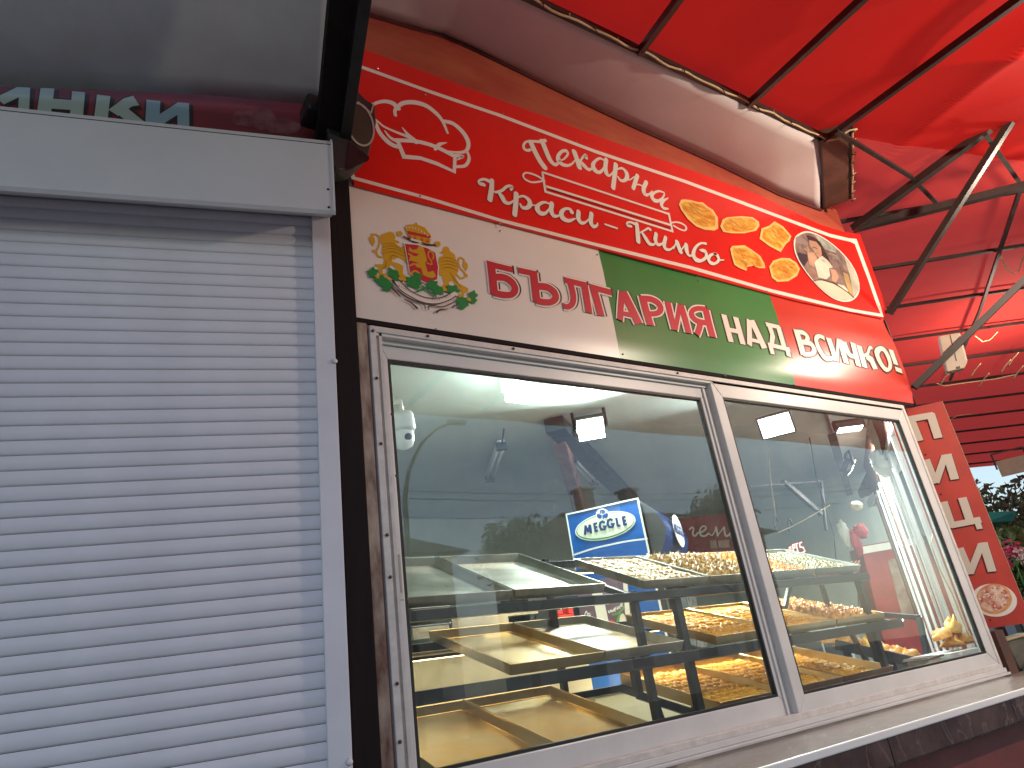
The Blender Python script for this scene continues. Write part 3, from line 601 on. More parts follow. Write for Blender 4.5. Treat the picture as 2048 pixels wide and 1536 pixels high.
# words 2, 3
P.zoom(940, 340, 3.793)
W23 = [([(102, 115), (72, 105), (68, 84), (105, 74), (150, 92)], [22, 18, 16, 24]), ([(165, 82), (160, 150), (148, 228)], [28, 34, 36]), ([(308, 152), (312, 130), (278, 128), (238, 160), (195, 172), (180, 166)], [20, 18, 22, 10]), ([(212, 170), (238, 205), (262, 245), (298, 255), (330, 232)], [16, 30, 22, 10]),
       ([(348, 185), (344, 260), (336, 342)], 34), ([(352, 215), (400, 202), (440, 228), (452, 262), (430, 290), (395, 288), (378, 262)], [10, 18, 34, 24, 10]), ([(440, 268), (500, 272)], 9),
       ([(605, 262), (560, 248), (518, 268), (508, 300), (530, 330), (570, 330), (600, 295)], [12, 20, 34, 26, 12]), ([(618, 258), (612, 310), (630, 348), (662, 352), (690, 335)], [30, 30, 18, 8]),
       ([(768, 322), (752, 300), (715, 300), (690, 330), (702, 368), (745, 388), (795, 372)], [22, 14, 32, 30, 10]), ([(820, 320), (818, 370), (838, 402), (872, 400), (900, 372)], [28, 28, 18, 8]), ([(918, 335), (912, 395), (930, 430), (960, 424), (964, 408)], [28, 28, 16, 10]),
       ([(1022, 416), (1112, 446)], 11), ([(1218, 430), (1192, 424), (1188, 405), (1215, 400), (1250, 414)], [16, 13, 13, 18]), ([(1262, 412), (1268, 480), (1272, 545)], [22, 28, 28]), ([(1362, 455), (1348, 446), (1318, 462), (1285, 480)], [16, 14, 8]), ([(1300, 475), (1328, 520), (1355, 560), (1388, 568), (1412, 548)], [12, 24, 18, 8]),
       ([(1408, 488), (1402, 535), (1420, 568), (1452, 562), (1475, 530)], [24, 24, 15, 8]), ([(1480, 515), (1468, 570), (1482, 602), (1515, 606), (1545, 580)], [24, 24, 15, 8]),
       ([(1540, 600), (1562, 548)], [9, 12]), ([(1566, 550), (1580, 590), (1592, 622)], [22, 24]), ([(1592, 618), (1630, 568)], 10), ([(1636, 570), (1640, 620), (1658, 652), (1692, 648)], [22, 24, 14, 8]),
       ([(1785, 562), (1745, 560), (1708, 590), (1690, 640), (1708, 680), (1752, 690), (1788, 660), (1778, 622), (1742, 612)], [16, 14, 24, 28, 16, 24, 12]), ([(1780, 652), (1812, 662)], 8),
       ([(1862, 640), (1828, 645), (1805, 675), (1820, 706), (1856, 712), (1882, 685), (1870, 652), (1850, 640)], [14, 20, 24, 14, 22, 14]), ([(1880, 688), (1920, 686)], 9)]
P.L = P.base + .0001; 
for q, w_ in W23: P.stroke('s', q, w_, dx=(7, 3))
P.level(.0004)
for q, w_ in W23: P.stroke('w', q, w_)
# pastries
P.zoom(1340, 380, 7.314); L0 = P.L
past = [[(120, 215), (155, 150), (210, 145), (300, 155), (380, 180), (470, 190), (540, 250), (620, 300), (690, 410), (695, 570), (640, 600), (500, 590), (370, 540), (250, 430), (150, 290)],
        [(725, 540), (760, 440), (830, 405), (1040, 390), (1200, 405), (1290, 470), (1300, 530), (1250, 600), (1080, 640), (900, 640), (770, 620)],
        [(1520, 465), (1650, 545), (1765, 680), (1740, 750), (1690, 790), (1610, 915), (1450, 830), (1300, 720), (1330, 570), (1440, 530)],
        [(870, 870), (900, 825), (990, 820), (1080, 815), (1200, 890), (1310, 970), (1370, 1080), (1385, 1150), (1290, 1150), (1230, 1110), (1120, 1130), (1110, 1190), (1010, 1150), (930, 1100), (895, 980)],
        [(1440, 1130), (1500, 1040), (1620, 1000), (1740, 1005), (1840, 1070), (1890, 1160), (1850, 1260), (1720, 1340), (1560, 1350), (1480, 1290)]]
random.seed(11)
for q in past:
    cx = sum(a for a, b in q) / len(q); cy = sum(b for a, b in q) / len(q)
    P.poly('p', q, off=L0 + .0001)
    P.poly('pl', [(cx + (a - cx) * .86, cy + (b - cy) * .82) for a, b in q], off=L0 + .0003)
    for k in range(18):   # flaky folds
        a0 = random.uniform(0, 6.28); rr = random.uniform(.1, .72); i = random.randrange(len(q)); x1, y1 = q[i]
        sx, sy = cx + (x1 - cx) * rr, cy + (y1 - cy) * rr; P.stroke(('pf', 'pfd')[k % 2], [(sx - 50, sy - 38), (sx, sy + random.uniform(-18, 18)), (sx + 48, sy + 32)], [3, random.uniform(7, 17), 3], off=L0 + .0004 + k * .00003)
# oval photo
P.zoom(1560, 440, 8.533); L0 += .001; P.L = L0
ell = [(395, 205), (530, 215), (700, 290), (900, 430), (1100, 620), (1250, 830), (1330, 1040), (1340, 1230), (1240, 1370), (1080, 1405), (900, 1350), (720, 1220), (560, 1060), (400, 860), (270, 640), (222, 450), (250, 290)]
def sc_(q, k, cx=780, cy=800): return [(cx + (a - cx) * k, cy + (b - cy) * k) for a, b in q]
P.poly('w', ell, True); P.level(.0002); P.poly('ph0', sc_(ell, .955), True); P.level(.0002)
for key, q in (('ph1', [(560, 250), (760, 350), (950, 510), (930, 570), (740, 500), (600, 300)]), ('ph2', [(255, 300), (330, 280), (470, 400), (465, 445), (250, 400)]), ('ph3', [(790, 560), (950, 600), (1050, 760), (1000, 800), (830, 680)]),
               ('phc', [(1075, 620), (1240, 830), (1325, 1050), (1320, 1220), (1240, 1310), (1170, 930)]), ('phy', [(1060, 900), (1150, 940), (1240, 1310), (1170, 1250), (1110, 1100)]),
               ('phh', [(430, 260), (560, 300), (670, 380), (760, 540), (840, 720), (760, 680), (690, 600), (640, 420), (480, 380)]), ('phs', [(480, 350), (600, 380), (680, 480), (700, 590), (660, 665), (600, 600), (540, 500), (490, 440)]),
               ('phs', [(450, 560), (560, 560), (620, 660), (590, 720), (560, 820), (480, 760)]), ('phs', [(395, 490), (412, 488), (470, 548), (460, 562)]), ('phs', [(440, 465), (458, 465), (490, 545), (470, 555)]),
               ('phw', [(600, 700), (700, 620), (800, 700), (890, 820), (820, 835), (840, 960), (780, 1020), (640, 990), (600, 840), (570, 740)]), ('phs', [(830, 835), (930, 860), (990, 980), (940, 1080), (860, 1040), (870, 960)]),
               ('phg', [(280, 560), (450, 600), (460, 700), (400, 800), (330, 720)]), ('phg2', [(430, 820), (560, 830), (630, 960), (560, 1020), (470, 930)]),
               ('phd', [(560, 1045), (700, 1040), (900, 1100), (1100, 1220), (1235, 1330), (1150, 1375), (1000, 1370), (860, 1310), (700, 1190)]), ('phw', [(960, 1100), (1080, 1130), (1150, 1220), (1130, 1240), (1000, 1150)])):
    P.poly(key, q)
P.stroke('phk', [(560, 1050), (690, 1032), (900, 1090), (1100, 1215), (1240, 1335)], 12); P.stroke('phk', [(540, 480), (580, 482), (620, 500)], 7); P.stroke('phk', [(600, 575), (625, 582)], 6); P.stroke('phk', [(700, 690), (740, 720)], 6)
P.build({'b': ('border_line', M['pwhite']), 'h': ('chef_hat_print', M['pwhite']), 'w': ('lettering', M['pwhite']), 's': ('lettering_shadow', mat('print_dark_red', (.12, .008, .006), .4)), 'k': ('pin_line', M['pdark']),
         'p': ('pastry_print', mat('print_pastry_edge', (.80, .50, .16), .4, var=.1)), 'pl': ('pastry_print', M['pastryp']), 'pf': ('pastry_print', mat('print_pastry_fold', (.85, .62, .20), .4, c2=(.45, .14, .01), vscale=20)),
         'pfd': ('pastry_print', mat('print_pastry_brown', (.42, .13, .015), .4, c2=(.6, .25, .03), vscale=20)),
         'ph0': ('photo_print', mat('ph_bg', (.10, .065, .06), .35, c2=(.28, .20, .17), vscale=16)), 'ph1': ('photo_print', mat('ph_win', (.42, .46, .38), .35, c2=(.2, .2, .17), vscale=20)), 'ph2': ('photo_print', mat('ph_panel', (.28, .22, .20), .35)),
         'ph3': ('photo_print', mat('ph_chair', (.35, .3, .26), .35, c2=(.14, .1, .09), vscale=22)), 'phc': ('photo_print', mat('ph_curtain', (.55, .55, .42), .35, c2=(.4, .38, .3), vscale=9)), 'phy': ('photo_print', mat('ph_yellow', (.55, .36, .08), .35, c2=(.4, .3, .2), vscale=18)),
         'phh': ('photo_print', mat('ph_hair', (.05, .03, .03), .35)), 'phs': ('photo_print', mat('ph_skin', (.55, .33, .22), .35, c2=(.42, .25, .17), vscale=12)), 'phw': ('photo_print', mat('ph_shirt', (.66, .62, .50), .35, var=.08, vscale=14)),
         'phg': ('photo_print', mat('ph_dark', (.04, .03, .04), .35)), 'phg2': ('photo_print', mat('ph_cloth', (.33, .2, .15), .35, var=.3, vscale=16)), 'phd': ('photo_print', mat('ph_plate', (.56, .56, .42), .35, var=.06)), 'phk': ('photo_print', M['pdark'])}, S1)
f = MB()
for q in ((755, 138), (1000, 447), (850, 190), (1001, 452), (1152, 283), (1335, 345), (1487, 402), (1640, 458), (1396, 550), (840, 393), (1533, 583), (1005, 228)):
    c = B1.px(*q, .001); f.tube([c, c + V((0, -.003, 0))], .004, n=8)
f.build('rivet', M['shiny'], S1)

# ---------------------------------------------------------------- lower banner (white / green / red)
S2 = empty('flag_banner', (2.5, -.01, 3.0), 'white, green and red banner with coat of arms and slogan, above the window', 'banner')
B2 = FAC.off(.010)
def surf(a, z_):
    t = max(0, min(1, (a - 1.6) / 2.4)); e = max(0, min(1, (3.26 - z_) / .1)) * max(0, min(1, (z_ - 2.74) / .06))
    return e * (.004 + .007 * t * math.sin((z_ - 2.72) / .54 * math.pi) + .0035 * math.sin(a * 5.1 + z_ * 4) * t) - .006 * max(0, (z_ - 3.2) / .1) * (1 if 1.9 < a < 2.5 else .2)
def band(x0t, x0b, x1t, x1b, m):
    def fn(u, v):
        zt, zb = 3.322, 2.738 + .0; z_ = zb + (zt - zb) * v
        a = (x0b + (x0t - x0b) * v) * (1 - u) + (x1b + (x1t - x1b) * v) * u
        return B2.pt(a, z_, surf(a, z_))
    return MB().grid(fn, 36, 18).build('banner_field', m, S2)
band(.738, .738, 1.899, 1.886, M['swhite']); band(1.899, 1.886, 3.085, 3.05, M['sgreen']); band(3.085, 3.05, 4.20, 4.172, M['bred'])
P = Print(B2, .0012, surf).zoom(960, 500, 4.267)
BG = [([(82, 108), (98, 240), (112, 388)], 58), ([(60, 128), (268, 178)], 42), ([(115, 240), (200, 246), (262, 285), (290, 340), (262, 388), (190, 392), (100, 372)], 50),
      ([(318, 182), (478, 216)], 42), ([(445, 190), (460, 320), (475, 455)], 56), ([(470, 318), (560, 326), (618, 365), (636, 415), (604, 450), (540, 455), (465, 438)], 50),
      ([(712, 265), (905, 312)], 42), ([(752, 262), (782, 380), (782, 455), (748, 492), (700, 486)], 44), ([(878, 300), (898, 420), (918, 545)], 50),
      ([(952, 318), (985, 440), (1020, 570)], 52), ([(935, 325), (1108, 372)], 42), ([(1200, 368), (1190, 490), (1183, 608)], 44), ([(1208, 368), (1275, 500), (1342, 640)], 54), ([(1190, 545), (1300, 572)], 34),
      ([(1372, 405), (1405, 530), (1442, 652)], 50), ([(1370, 422), (1450, 430), (1510, 465), (1530, 510), (1500, 548), (1410, 556)], 42),
      ([(1588, 452), (1615, 570), (1648, 692)], 42), ([(1655, 690), (1675, 580), (1692, 476)], 34), ([(1700, 478), (1735, 590), (1768, 718)], 42),
      ([(1910, 512), (1938, 630), (1972, 752)], 44), ([(1915, 515), (1845, 508), (1798, 530), (1800, 578), (1850, 618), (1930, 632)], 38), ([(1868, 622), (1858, 675), (1838, 732)], 44)]
for q, w_ in BG: P.stroke('k', q, w_ + 16, len(q) > 3, 'butt', dx=(18, -2))
P.level(.0006)
for q, w_ in BG: P.stroke('w', q, w_ + 20, len(q) > 3, 'butt')
P.level(.0006)
for q, w_ in BG: P.stroke('r', q, w_ - 2, len(q) > 3, 'butt')
P.zoom(1420, 600, 4.876); P.L = P.base
NV = [([(118, 152), (190, 418)], 42), ([(232, 178), (305, 442)], 42), ([(165, 298), (275, 322)], 36), ([(362, 205), (368, 452)], 42), ([(385, 208), (512, 482)], 44), ([(368, 395), (460, 418)], 30),
      ([(525, 246), (662, 278)], 34), ([(556, 250), (590, 360), (578, 460)], 38), ([(645, 268), (702, 475)], 38), ([(545, 445), (758, 496)], 34), ([(565, 450), (592, 540)], 34), ([(728, 480), (750, 562)], 34),
      ([(822, 300), (892, 550)], 44), ([(825, 318), (895, 330), (932, 372), (915, 412), (862, 418)], 34), ([(862, 418), (955, 432), (995, 485), (975, 535), (885, 540)], 38),
      ([(1100, 382), (1050, 360), (1018, 392), (1042, 480), (1092, 560), (1138, 582), (1182, 574)], 34), ([(1138, 378), (1215, 605)], 38), ([(1222, 600), (1232, 398)], 26), ([(1245, 392), (1312, 625)], 38),
      ([(1288, 415), (1325, 515), (1365, 555), (1412, 548)], 32), ([(1372, 428), (1432, 655)], 38), ([(1430, 455), (1492, 668)], 38), ([(1555, 478), (1530, 482), (1512, 535), (1472, 558)], 28), ([(1498, 558), (1548, 592), (1592, 685)], 36),
      ([(1735, 498), (1785, 645)], 34), ([(1778, 682), (1842, 708)], 34)]
OO = [(1628, 488), (1668, 500), (1705, 560), (1728, 640), (1715, 688), (1675, 678), (1628, 610), (1600, 530)]
for q, w_ in NV: P.stroke('k2', q, w_ + 18, len(q) > 3, 'butt', dx=(7, 0))
P.stroke('k2', OO, 48, True, closed=True, dx=(7, 0)); P.level(.0008)
for q, w_ in NV: P.stroke('w', q, w_ - 2, len(q) > 3, 'butt')
P.stroke('w', OO, 30, True, closed=True)
# coat of arms
P.zoom(740, 440, 7.68); P.L = P.base + .0002
lionL = [(265, 200), (290, 190), (350, 205), (385, 270), (370, 320), (420, 330), (450, 350), (430, 370), (380, 350), (400, 395), (470, 430), (530, 400), (560, 420), (540, 560), (560, 700), (500, 620), (430, 590), (340, 620), (330, 650), (430, 680), (500, 720), (500, 840), (560, 880), (610, 880), (600, 910), (480, 900), (430, 850), (390, 760), (320, 690), (290, 740), (180, 770), (190, 840), (250, 880), (170, 885), (130, 840), (120, 740), (60, 720), (75, 690), (200, 690), (210, 600), (170, 520), (185, 400), (150, 330), (160, 240)]
lionR = [(1120, 430), (1160, 415), (1200, 440), (1220, 490), (1290, 540), (1320, 640), (1350, 790), (1300, 880), (1350, 980), (1440, 1030), (1500, 1060), (1490, 1120), (1440, 1130), (1430, 1190), (1400, 1190), (1400, 1110), (1330, 1050), (1260, 940), (1200, 970), (1215, 1060), (1130, 1060), (1040, 1050), (1130, 1000), (1100, 880), (1050, 850), (1030, 700), (1060, 580), (1140, 540), (1060, 520), (1110, 480)]
shield = [(520, 385), (700, 400), (860, 450), (985, 520), (1030, 740), (1015, 930), (850, 985), (740, 930), (600, 830), (560, 600)]
lionS = [(590, 430), (640, 480), (700, 470), (740, 420), (800, 430), (830, 520), (860, 640), (830, 680), (870, 820), (960, 800), (1000, 880), (950, 910), (880, 900), (800, 860), (770, 760), (700, 740), (660, 690), (740, 680), (640, 650), (580, 640), (610, 560), (700, 580), (740, 540), (640, 520), (580, 490)]
for q in (lionL, lionR): P.poly('g', q)
for t in ([(210, 590), (120, 570), (90, 500), (130, 400), (135, 290), (90, 240), (20, 235)], [(1330, 860), (1390, 910), (1450, 880), (1440, 820), (1370, 740), (1345, 640), (1380, 590), (1430, 620)]): P.stroke('g', t, 24)
P.poly('g', [(20, 240), (60, 290), (70, 350), (40, 420), (-10, 350), (-30, 290)]); P.poly('g', [(1430, 620), (1490, 690), (1490, 760), (1460, 795), (1410, 710)]); P.poly('g', [(30, 470), (95, 475), (90, 520), (40, 515)]); P.poly('g', [(1440, 820), (1490, 850), (1490, 890), (1440, 880)])
P.level(.0002)
for t in ([(180, 400), (300, 370), (440, 420)], [(180, 440), (320, 410), (500, 470)], [(190, 490), (330, 450), (520, 520)], [(200, 530), (340, 500), (520, 570)], [(1060, 620), (1180, 590), (1310, 640)], [(1060, 660), (1190, 640), (1330, 690)], [(1070, 710), (1200, 690), (1340, 740)], [(1080, 760), (1200, 740), (1330, 790)], [(290, 640), (330, 560), (430, 580)], [(1220, 820), (1290, 930), (1390, 1040)], [(240, 640), (230, 720), (160, 790)]): P.stroke('gd', t, [3, 8, 3])
crown = [(520, 130), (560, 90), (700, 75), (830, 130), (925, 250), (925, 300), (905, 395), (800, 360), (700, 330), (590, 290), (545, 190)]
P.poly('g', crown); P.stroke('g', [(700, 60), (715, 120)], 18); P.poly('g', ellipse(445, 225, 45, 42, 9)); P.poly('g', ellipse(1025, 385, 48, 45, 9)); P.level(.0002)
P.poly('r', [(560, 180), (920, 262), (905, 300), (570, 230)])
for cx, cy in ((600, 262), (680, 285), (785, 310), (870, 335)): P.poly('r', [(cx - 22, cy - 22), (cx + 22, cy - 12), (cx + 20, cy + 28), (cx - 20, cy + 20)]); P.stroke('g', [(cx - 25, cy - 8), (cx + 25, cy + 6)], 9, False)
for k in range(9): x_ = 545 + k * 46; y_ = 120 + (k - 2) ** 2 * 3 + k * 9; P.poly('wh', ellipse(x_, y_, 11, 11, 8))
P.poly('wh', sc_(shield, 1.06, 780, 690)); P.level(.0001); P.poly('r', shield); P.level(.0002); P.poly('g', lionS); P.stroke('g', [(860, 680), (930, 700), (920, 640), (880, 580), (880, 520), (920, 500), (960, 560), (950, 620)], 17)
for t in ([(600, 850), (680, 800), (760, 860)], [(660, 690), (600, 720)], [(620, 560), (580, 540)], [(900, 860), (850, 850)]): P.stroke('g', t, 22)
P.level(.0002)
for t in ([(500, 275), (640, 340), (720, 370)], [(990, 405), (880, 400), (790, 380)]): P.stroke('k', t, [16, 20, 12])
P.poly('wh', [(620, 300), (780, 350), (760, 372), (600, 330)])
random.seed(5)
for cx, cy, rx, ry, ro in ((30, 830, 75, 80, .6), (180, 960, 120, 70, .3), (250, 1040, 75, 85, .9), (360, 860, 130, 62, .75), (650, 980, 125, 80, .5), (700, 900, 70, 75, 1.2), (1010, 1080, 120, 65, .55), (940, 1010, 80, 70, .2), (1250, 1090, 100, 70, .2), (1400, 1270, 100, 75, .4), (1400, 1330, 60, 70, 1.2), (1560, 1180, 65, 70, .3), (1560, 1250, 60, 50, .4)):
    q = []
    for i in range(22):
        a = 2 * math.pi * i / 22; k = 1 + .17 * math.cos(a * 5 + cx) + random.uniform(-.05, .05); q.append((cx + k * (rx * math.cos(a) * math.cos(ro) - ry * math.sin(a) * math.sin(ro)), cy + k * (rx * math.cos(a) * math.sin(ro) + ry * math.sin(a) * math.cos(ro))))
    P.poly('lf', q, True)
for t in ([(700, 1120), (830, 1070), (900, 1030)], [(790, 1040), (880, 1110), (990, 1190)]): P.stroke('lf', t, 26)
for cx, cy in ((95, 895), (275, 925), (505, 935), (215, 870), (1130, 1090), (1355, 1180), (1500, 1240), (450, 925)): P.poly('gd2', ellipse(cx, cy, 36, 26, 10, .5))
P.stroke('wh', [(390, 1010), (560, 1150), (760, 1240), (980, 1270), (1180, 1220), (1290, 1160)], 70); P.level(.0002)
for t, w_ in (([(330, 950), (440, 1090), (600, 1200), (800, 1290), (1000, 1310), (1180, 1260), (1300, 1190)], 14), ([(440, 960), (600, 1110), (800, 1205), (970, 1225), (1120, 1200), (1210, 1150)], 14), ([(400, 1100), (560, 1220), (740, 1290), (810, 1330), (830, 1390)], 12), ([(320, 1070), (380, 1130), (440, 1195)], [26, 14]), ([(510, 1245), (620, 1300), (700, 1375)], [10, 26]),
              ([(880, 1400), (880, 1350), (960, 1340), (1100, 1355), (1260, 1290)], 14), ([(1000, 1440), (1060, 1400), (1180, 1390)], [28, 10]), ([(1245, 1370), (1320, 1310)], 16), ([(330, 960), (410, 1060)], [30, 16])): P.stroke('br', t, w_)
for k in range(24):
    t = k / 23; x_ = 430 + 780 * t; y_ = 1030 + 640 * t - 500 * t * t + 0; y_ = 1035 + (1248 - 1035) * math.sin(min(1, t * 1.28) * math.pi / 2) - max(0, t - .75) * 260
    P.stroke('br2', [(x_ - 6, y_ - 9), (x_ + 4, y_ + 9)], 6 if k % 3 else 10, False)
P.build({'k': ('lettering_shadow', M['pdark']), 'w': ('lettering_outline', M['pwhite']), 'r': ('lettering', M['pcrim']), 'k2': ('lettering_shadow', mat('print_dark_brown', (.05, .02, .012), .4)), 'g': ('coat_of_arms', M['gold']), 'gd': ('coat_of_arms', M['goldd']),
         'gd2': ('coat_of_arms', M['gold']), 'lf': ('coat_of_arms', M['leafg']), 'br': ('coat_of_arms', M['brown']), 'br2': ('coat_of_arms', mat('print_taupe', (.3, .2, .14), .4)), 'wh': ('coat_of_arms', M['swhite'])}, S2)
f = MB()
for q in ((755, 659), (871, 659), (1245, 709), (840, 403), (1000, 463), (1194, 510), (1450, 752), (1540, 600), (1588, 770), (1710, 640), (1396, 562), (1756, 790)):
    a, z_ = B2.az(*q); c = B2.pt(a, z_, surf(a, z_) + .0005); f.tube([c, c + V((0, -.003, 0))], .004, n=8)
f.build('rivet', M['shiny'], S2)
MB().bar((4.196, -.012, 3.30), (4.176, -.012, 2.73), .008, .014, up=(0, 1, 0)).build('edge_strip', M['black'], S2)

# ---------------------------------------------------------------- vertical pizza sign
PO = V((4.145, .14, 0)); PD = V((.549, -.835, 0)).normalized(); PN = V((-.835, -.549, 0)).normalized()
PS = Plane(PO, PD, PN)
VS = empty('pizza_sign', PO + V((0, 0, 2)), 'narrow vertical red sign with raised letters and a printed pizza, projecting right of the window', 'sign')
q = [PS.az(1884, 802), PS.az(2048, 1250)]; aR = PS.az(1884, 802)[0]; zT = PS.az(1884, 802)[1]; zB = PS.az(2048, 1247)[1]
f = MB(); f.slab([PS.pt(a, z_) for a, z_ in ((0, zB), (aR, zB), (aR, zT), (0, zT + .005))], -PN * .006); f.build('board', mat('sign_brick_red', (.42, .035, .02), .5, var=.12, vscale=5), VS)
f = MB(); f.slab([PS.pt(a, z_, -.006) for a, z_ in ((aR, zB), (aR + .002, zB), (aR + .002, zT), (aR, zT))], PN * .007); f.build('board_edge', M['cable'], VS)
P = Print(PS, .006).zoom(1450, 780, 3.413)
PZ = [([(1262, 195), (1325, 350)], 50), ([(1240, 205), (1424, 172)], 36), ([(1402, 165), (1455, 330)], 50), ([(1368, 478), (1432, 640)], 50), ([(1438, 632), (1500, 452)], 42), ([(1515, 440), (1568, 612)], 50),
      ([(1488, 765), (1548, 942)], 50), ([(1618, 736), (1678, 912)], 50), ([(1538, 926), (1745, 886)], 36), ([(1715, 888), (1738, 950)], 34), ([(1598, 1080), (1672, 1258)], 50), ([(1672, 1250), (1748, 1056)], 42), ([(1760, 1042), (1822, 1240)], 50)]
for t, w_ in PZ: P.stroke('l', t, w_, False, 'butt')
P2 = Print(PS, .0008).zoom(1450, 780, 3.413)
for t, w_ in PZ: P2.stroke('s', t, w_, False, 'butt', dx=(8, 6))  # cast shade of the raised letters, painted as offset dark copies
P2.zoom(1880, 920, 3.655); P2.level(.0004); P2.poly('pl', ellipse(395, 1025, 168, 120, 36, .12)); P2.level(.0003); P2.poly('cr', ellipse(395, 1015, 130, 112, 36)); P2.level(.0003); P2.poly('pz', ellipse(392, 1010, 116, 98, 36))
random.seed(2); P2.level(.0003)
for k in range(46):
    a = random.uniform(0, 6.28); r = math.sqrt(random.random()); P2.poly('bit' if k % 2 else 'bit2', ellipse(392 + r * 106 * math.cos(a), 1010 + r * 88 * math.sin(a), random.uniform(5, 13), random.uniform(4, 9), 8, random.uniform(0, 3)))
P.build({'l': ('raised_letter', mat('sign_cream', (.55, .50, .42), .5))}, VS)
for ch in [c for c in VS.children if c.name.startswith('raised_letter')]:
    md = ch.modifiers.new('thick', 'SOLIDIFY'); md.thickness = .005; md.offset = 0
P2.build({'s': ('letter_cast_shade', mat('brick_dark_shade', (.16, .015, .01), .5)), 'pl': ('pizza_print', M['swhite']), 'cr': ('pizza_print', M['crust']), 'pz': ('pizza_print', M['pizza']), 'bit': ('pizza_print', mat('print_ham', (.50, .10, .07), .4)), 'bit2': ('pizza_print', mat('print_cheese', (.78, .66, .5), .4))}, VS)
f = MB()
for q in ((1852, 843), (1851, 909), (1882, 988), (1981, 1239), (1882, 1035)): c = PS.px(*q, .001); f.tube([c, c + PN * .003], .004, n=8)
f.build('screw', M['brown'], VS)

# ---------------------------------------------------------------- red canopy
RC = empty('red_canopy', (4, -1, 4.1), 'large red vinyl canopy on dark steel ribs spreading out from the kiosk roof', 'canopy')
CP = V((3.37, -.41, 4.135)); RDIR = V((.705, -.705, -.08)).normalized(); WD = V((.7071, .7071, 0)); FD = V((-.254, -.943, -.213)).normalized()
def cz(x, y):
    u, v = x - CP.x, y - CP.y; return CP.z + min(.226 * v, -.0805 * (u - v) * .7071)
def fold(x, y):
    p = V((x, y, 0)); r = 0
    for (px_, py_, dx_, dy_, amp, wd) in ((3.9, -.6, -.55, -1, .05, .13), (4.5, -.9, -.25, -1, .045, .15), (3.0, -.7, .9, -1, .035, .13), (5.2, -.9, -.1, -1, .045, .16), (2.4, -.6, .6, -1, .02, .1), (4.0, -1.2, .25, -1, .03, .11)):
        L = math.hypot(dx_, dy_); d = abs((x - px_) * dy_ - (y - py_) * dx_) / L; s = ((x - px_) * dx_ + (y - py_) * dy_) / L
        r += amp * math.exp(-d / wd) * (1 / (1 + math.exp(-s * 4)))
    return r + .014 * noise.noise(V((x * 1.1, y * 1.1, 2)))
def cpt(x, y): return V((x, y, cz(x, y) + .03 - fold(x, y)))
YE = -2.55
def ca(u, v):
    y = -.40 + (YE + .40) * v; xr = CP.x + .02 + (CP.y - y) / .337 if y < CP.y else CP.x; return cpt(.3 + (xr - .3) * u, y)
MB().grid(ca, 420, 110).build('fabric', M['vinyl'], RC)
def cb(u, v):
    s = 9.95 * u; t0 = .207 * s; t1 = min(2.01 * s, s + 3.03); t = t0 + (t1 - t0) * v; q = CP + WD * s + V((.7071, -.7071, 0)) * t; return cpt(q.x, q.y)
MB().grid(cb, 300, 110).build('fabric', M['vinyl_far'], RC)
# valance along the outer edge and far edge
f = MB().grid(lambda u, v: V((.3 + 11.5 * u, YE + .01 * math.sin(u * 60), cz(.3 + 11.5 * u, YE) + .03 - .14 * v)), 120, 2); f.build('valance', M['vinyl'], RC, solid=.003)
for (px_, py_) in ((1005, -20), (1279, 109), (1490, 190), (1648, 278)):
    a = onY(px_, py_, -.42); a.z = 4.105; L = (YE - a.y) / FD.y; f = MB(); f.bar(a, a + FD * L, .026, .035); f.build('rib', M['steelbr'], RC)
s = .17 + .77
k = 0
while s < 9.95:
    t0 = .207 * s; q = CP + WD * s; a = q + V((.7071, -.7071, 0)) * t0; t1 = min(2.01 * s, s + 3.0); b_ = q + V((.7071, -.7071, 0)) * t1
    a.z = cz(a.x, a.y) - .012; b_.z = cz(b_.x, b_.y) - .012; f = MB(); f.bar(a, b_, .022, .024); f.build('rib', M['steelbr'], RC); s += .77
# eave rail along the soffit edge and the side
MB().bar((.6, -.425, 4.118), (3.39, -.425, 4.118), .03, .03).build('eave_rail', M['steelbr'], RC)
# beams and struts at the corner
FT = V((4.22, -.03, 3.985))
b1 = onX(2048, 205, 4.22); b1 = FT + (b1 - FT) * 1.5
MB().bar(FT, b1, .045, .045).build('beam', M['steelbr'], RC)
PB2 = Plane(FT, W2OUT, (-.835, -.549, 0)); b2 = PB2.px(2048, 372); b2 = FT + (b2 - FT) * 1.5
MB().bar(FT, b2, .045, .045).build('beam', M['steelbr'], RC)
F2 = V((4.24, -.035, 3.345)); b3 = onX(2040, 214, 4.23); MB().bar(F2, b3, .036, .036).build('strut', M['steelbr'], RC)
PB3 = Plane((4.2, -.02, 0), W2OUT, (-.835, -.549, 0)); F3 = PB3.px(1828, 775); b4 = PB3.px(2048, 560); MB().bar(F3, F3 + (b4 - F3) * 1.5, .036, .036).build('strut', M['steelbr'], RC)
for (a, b_) in (((1672, 262), (1820, 352)), ((1820, 352), (1875, 408)), ((1970, 268), (2050, 380)), ((2040, 380), (1960, 620)), ((1960, 620), (1900, 760))):
    def hit(q):
        d = ray(*q); t = 1.
        for _ in range(60):
            p_ = CAM + d * t; g = (cz(p_.x, p_.y) - .05) - p_.z; t += g / max(.05, d.z) * .6
        return CAM + d * t
    MB().bar(hit(a), hit(b_), .022, .022).build('cross_bar', M['steelbr'], RC)
HITF = hit
# side wall top plate to carry the canopy
MB().bar(CP + W2 * .75 + V((0, 0, -.03)), CP + W2 * 9 + V((0, 0, -.5)), .04, .05).build('side_rail', M['steelbr'], RC)

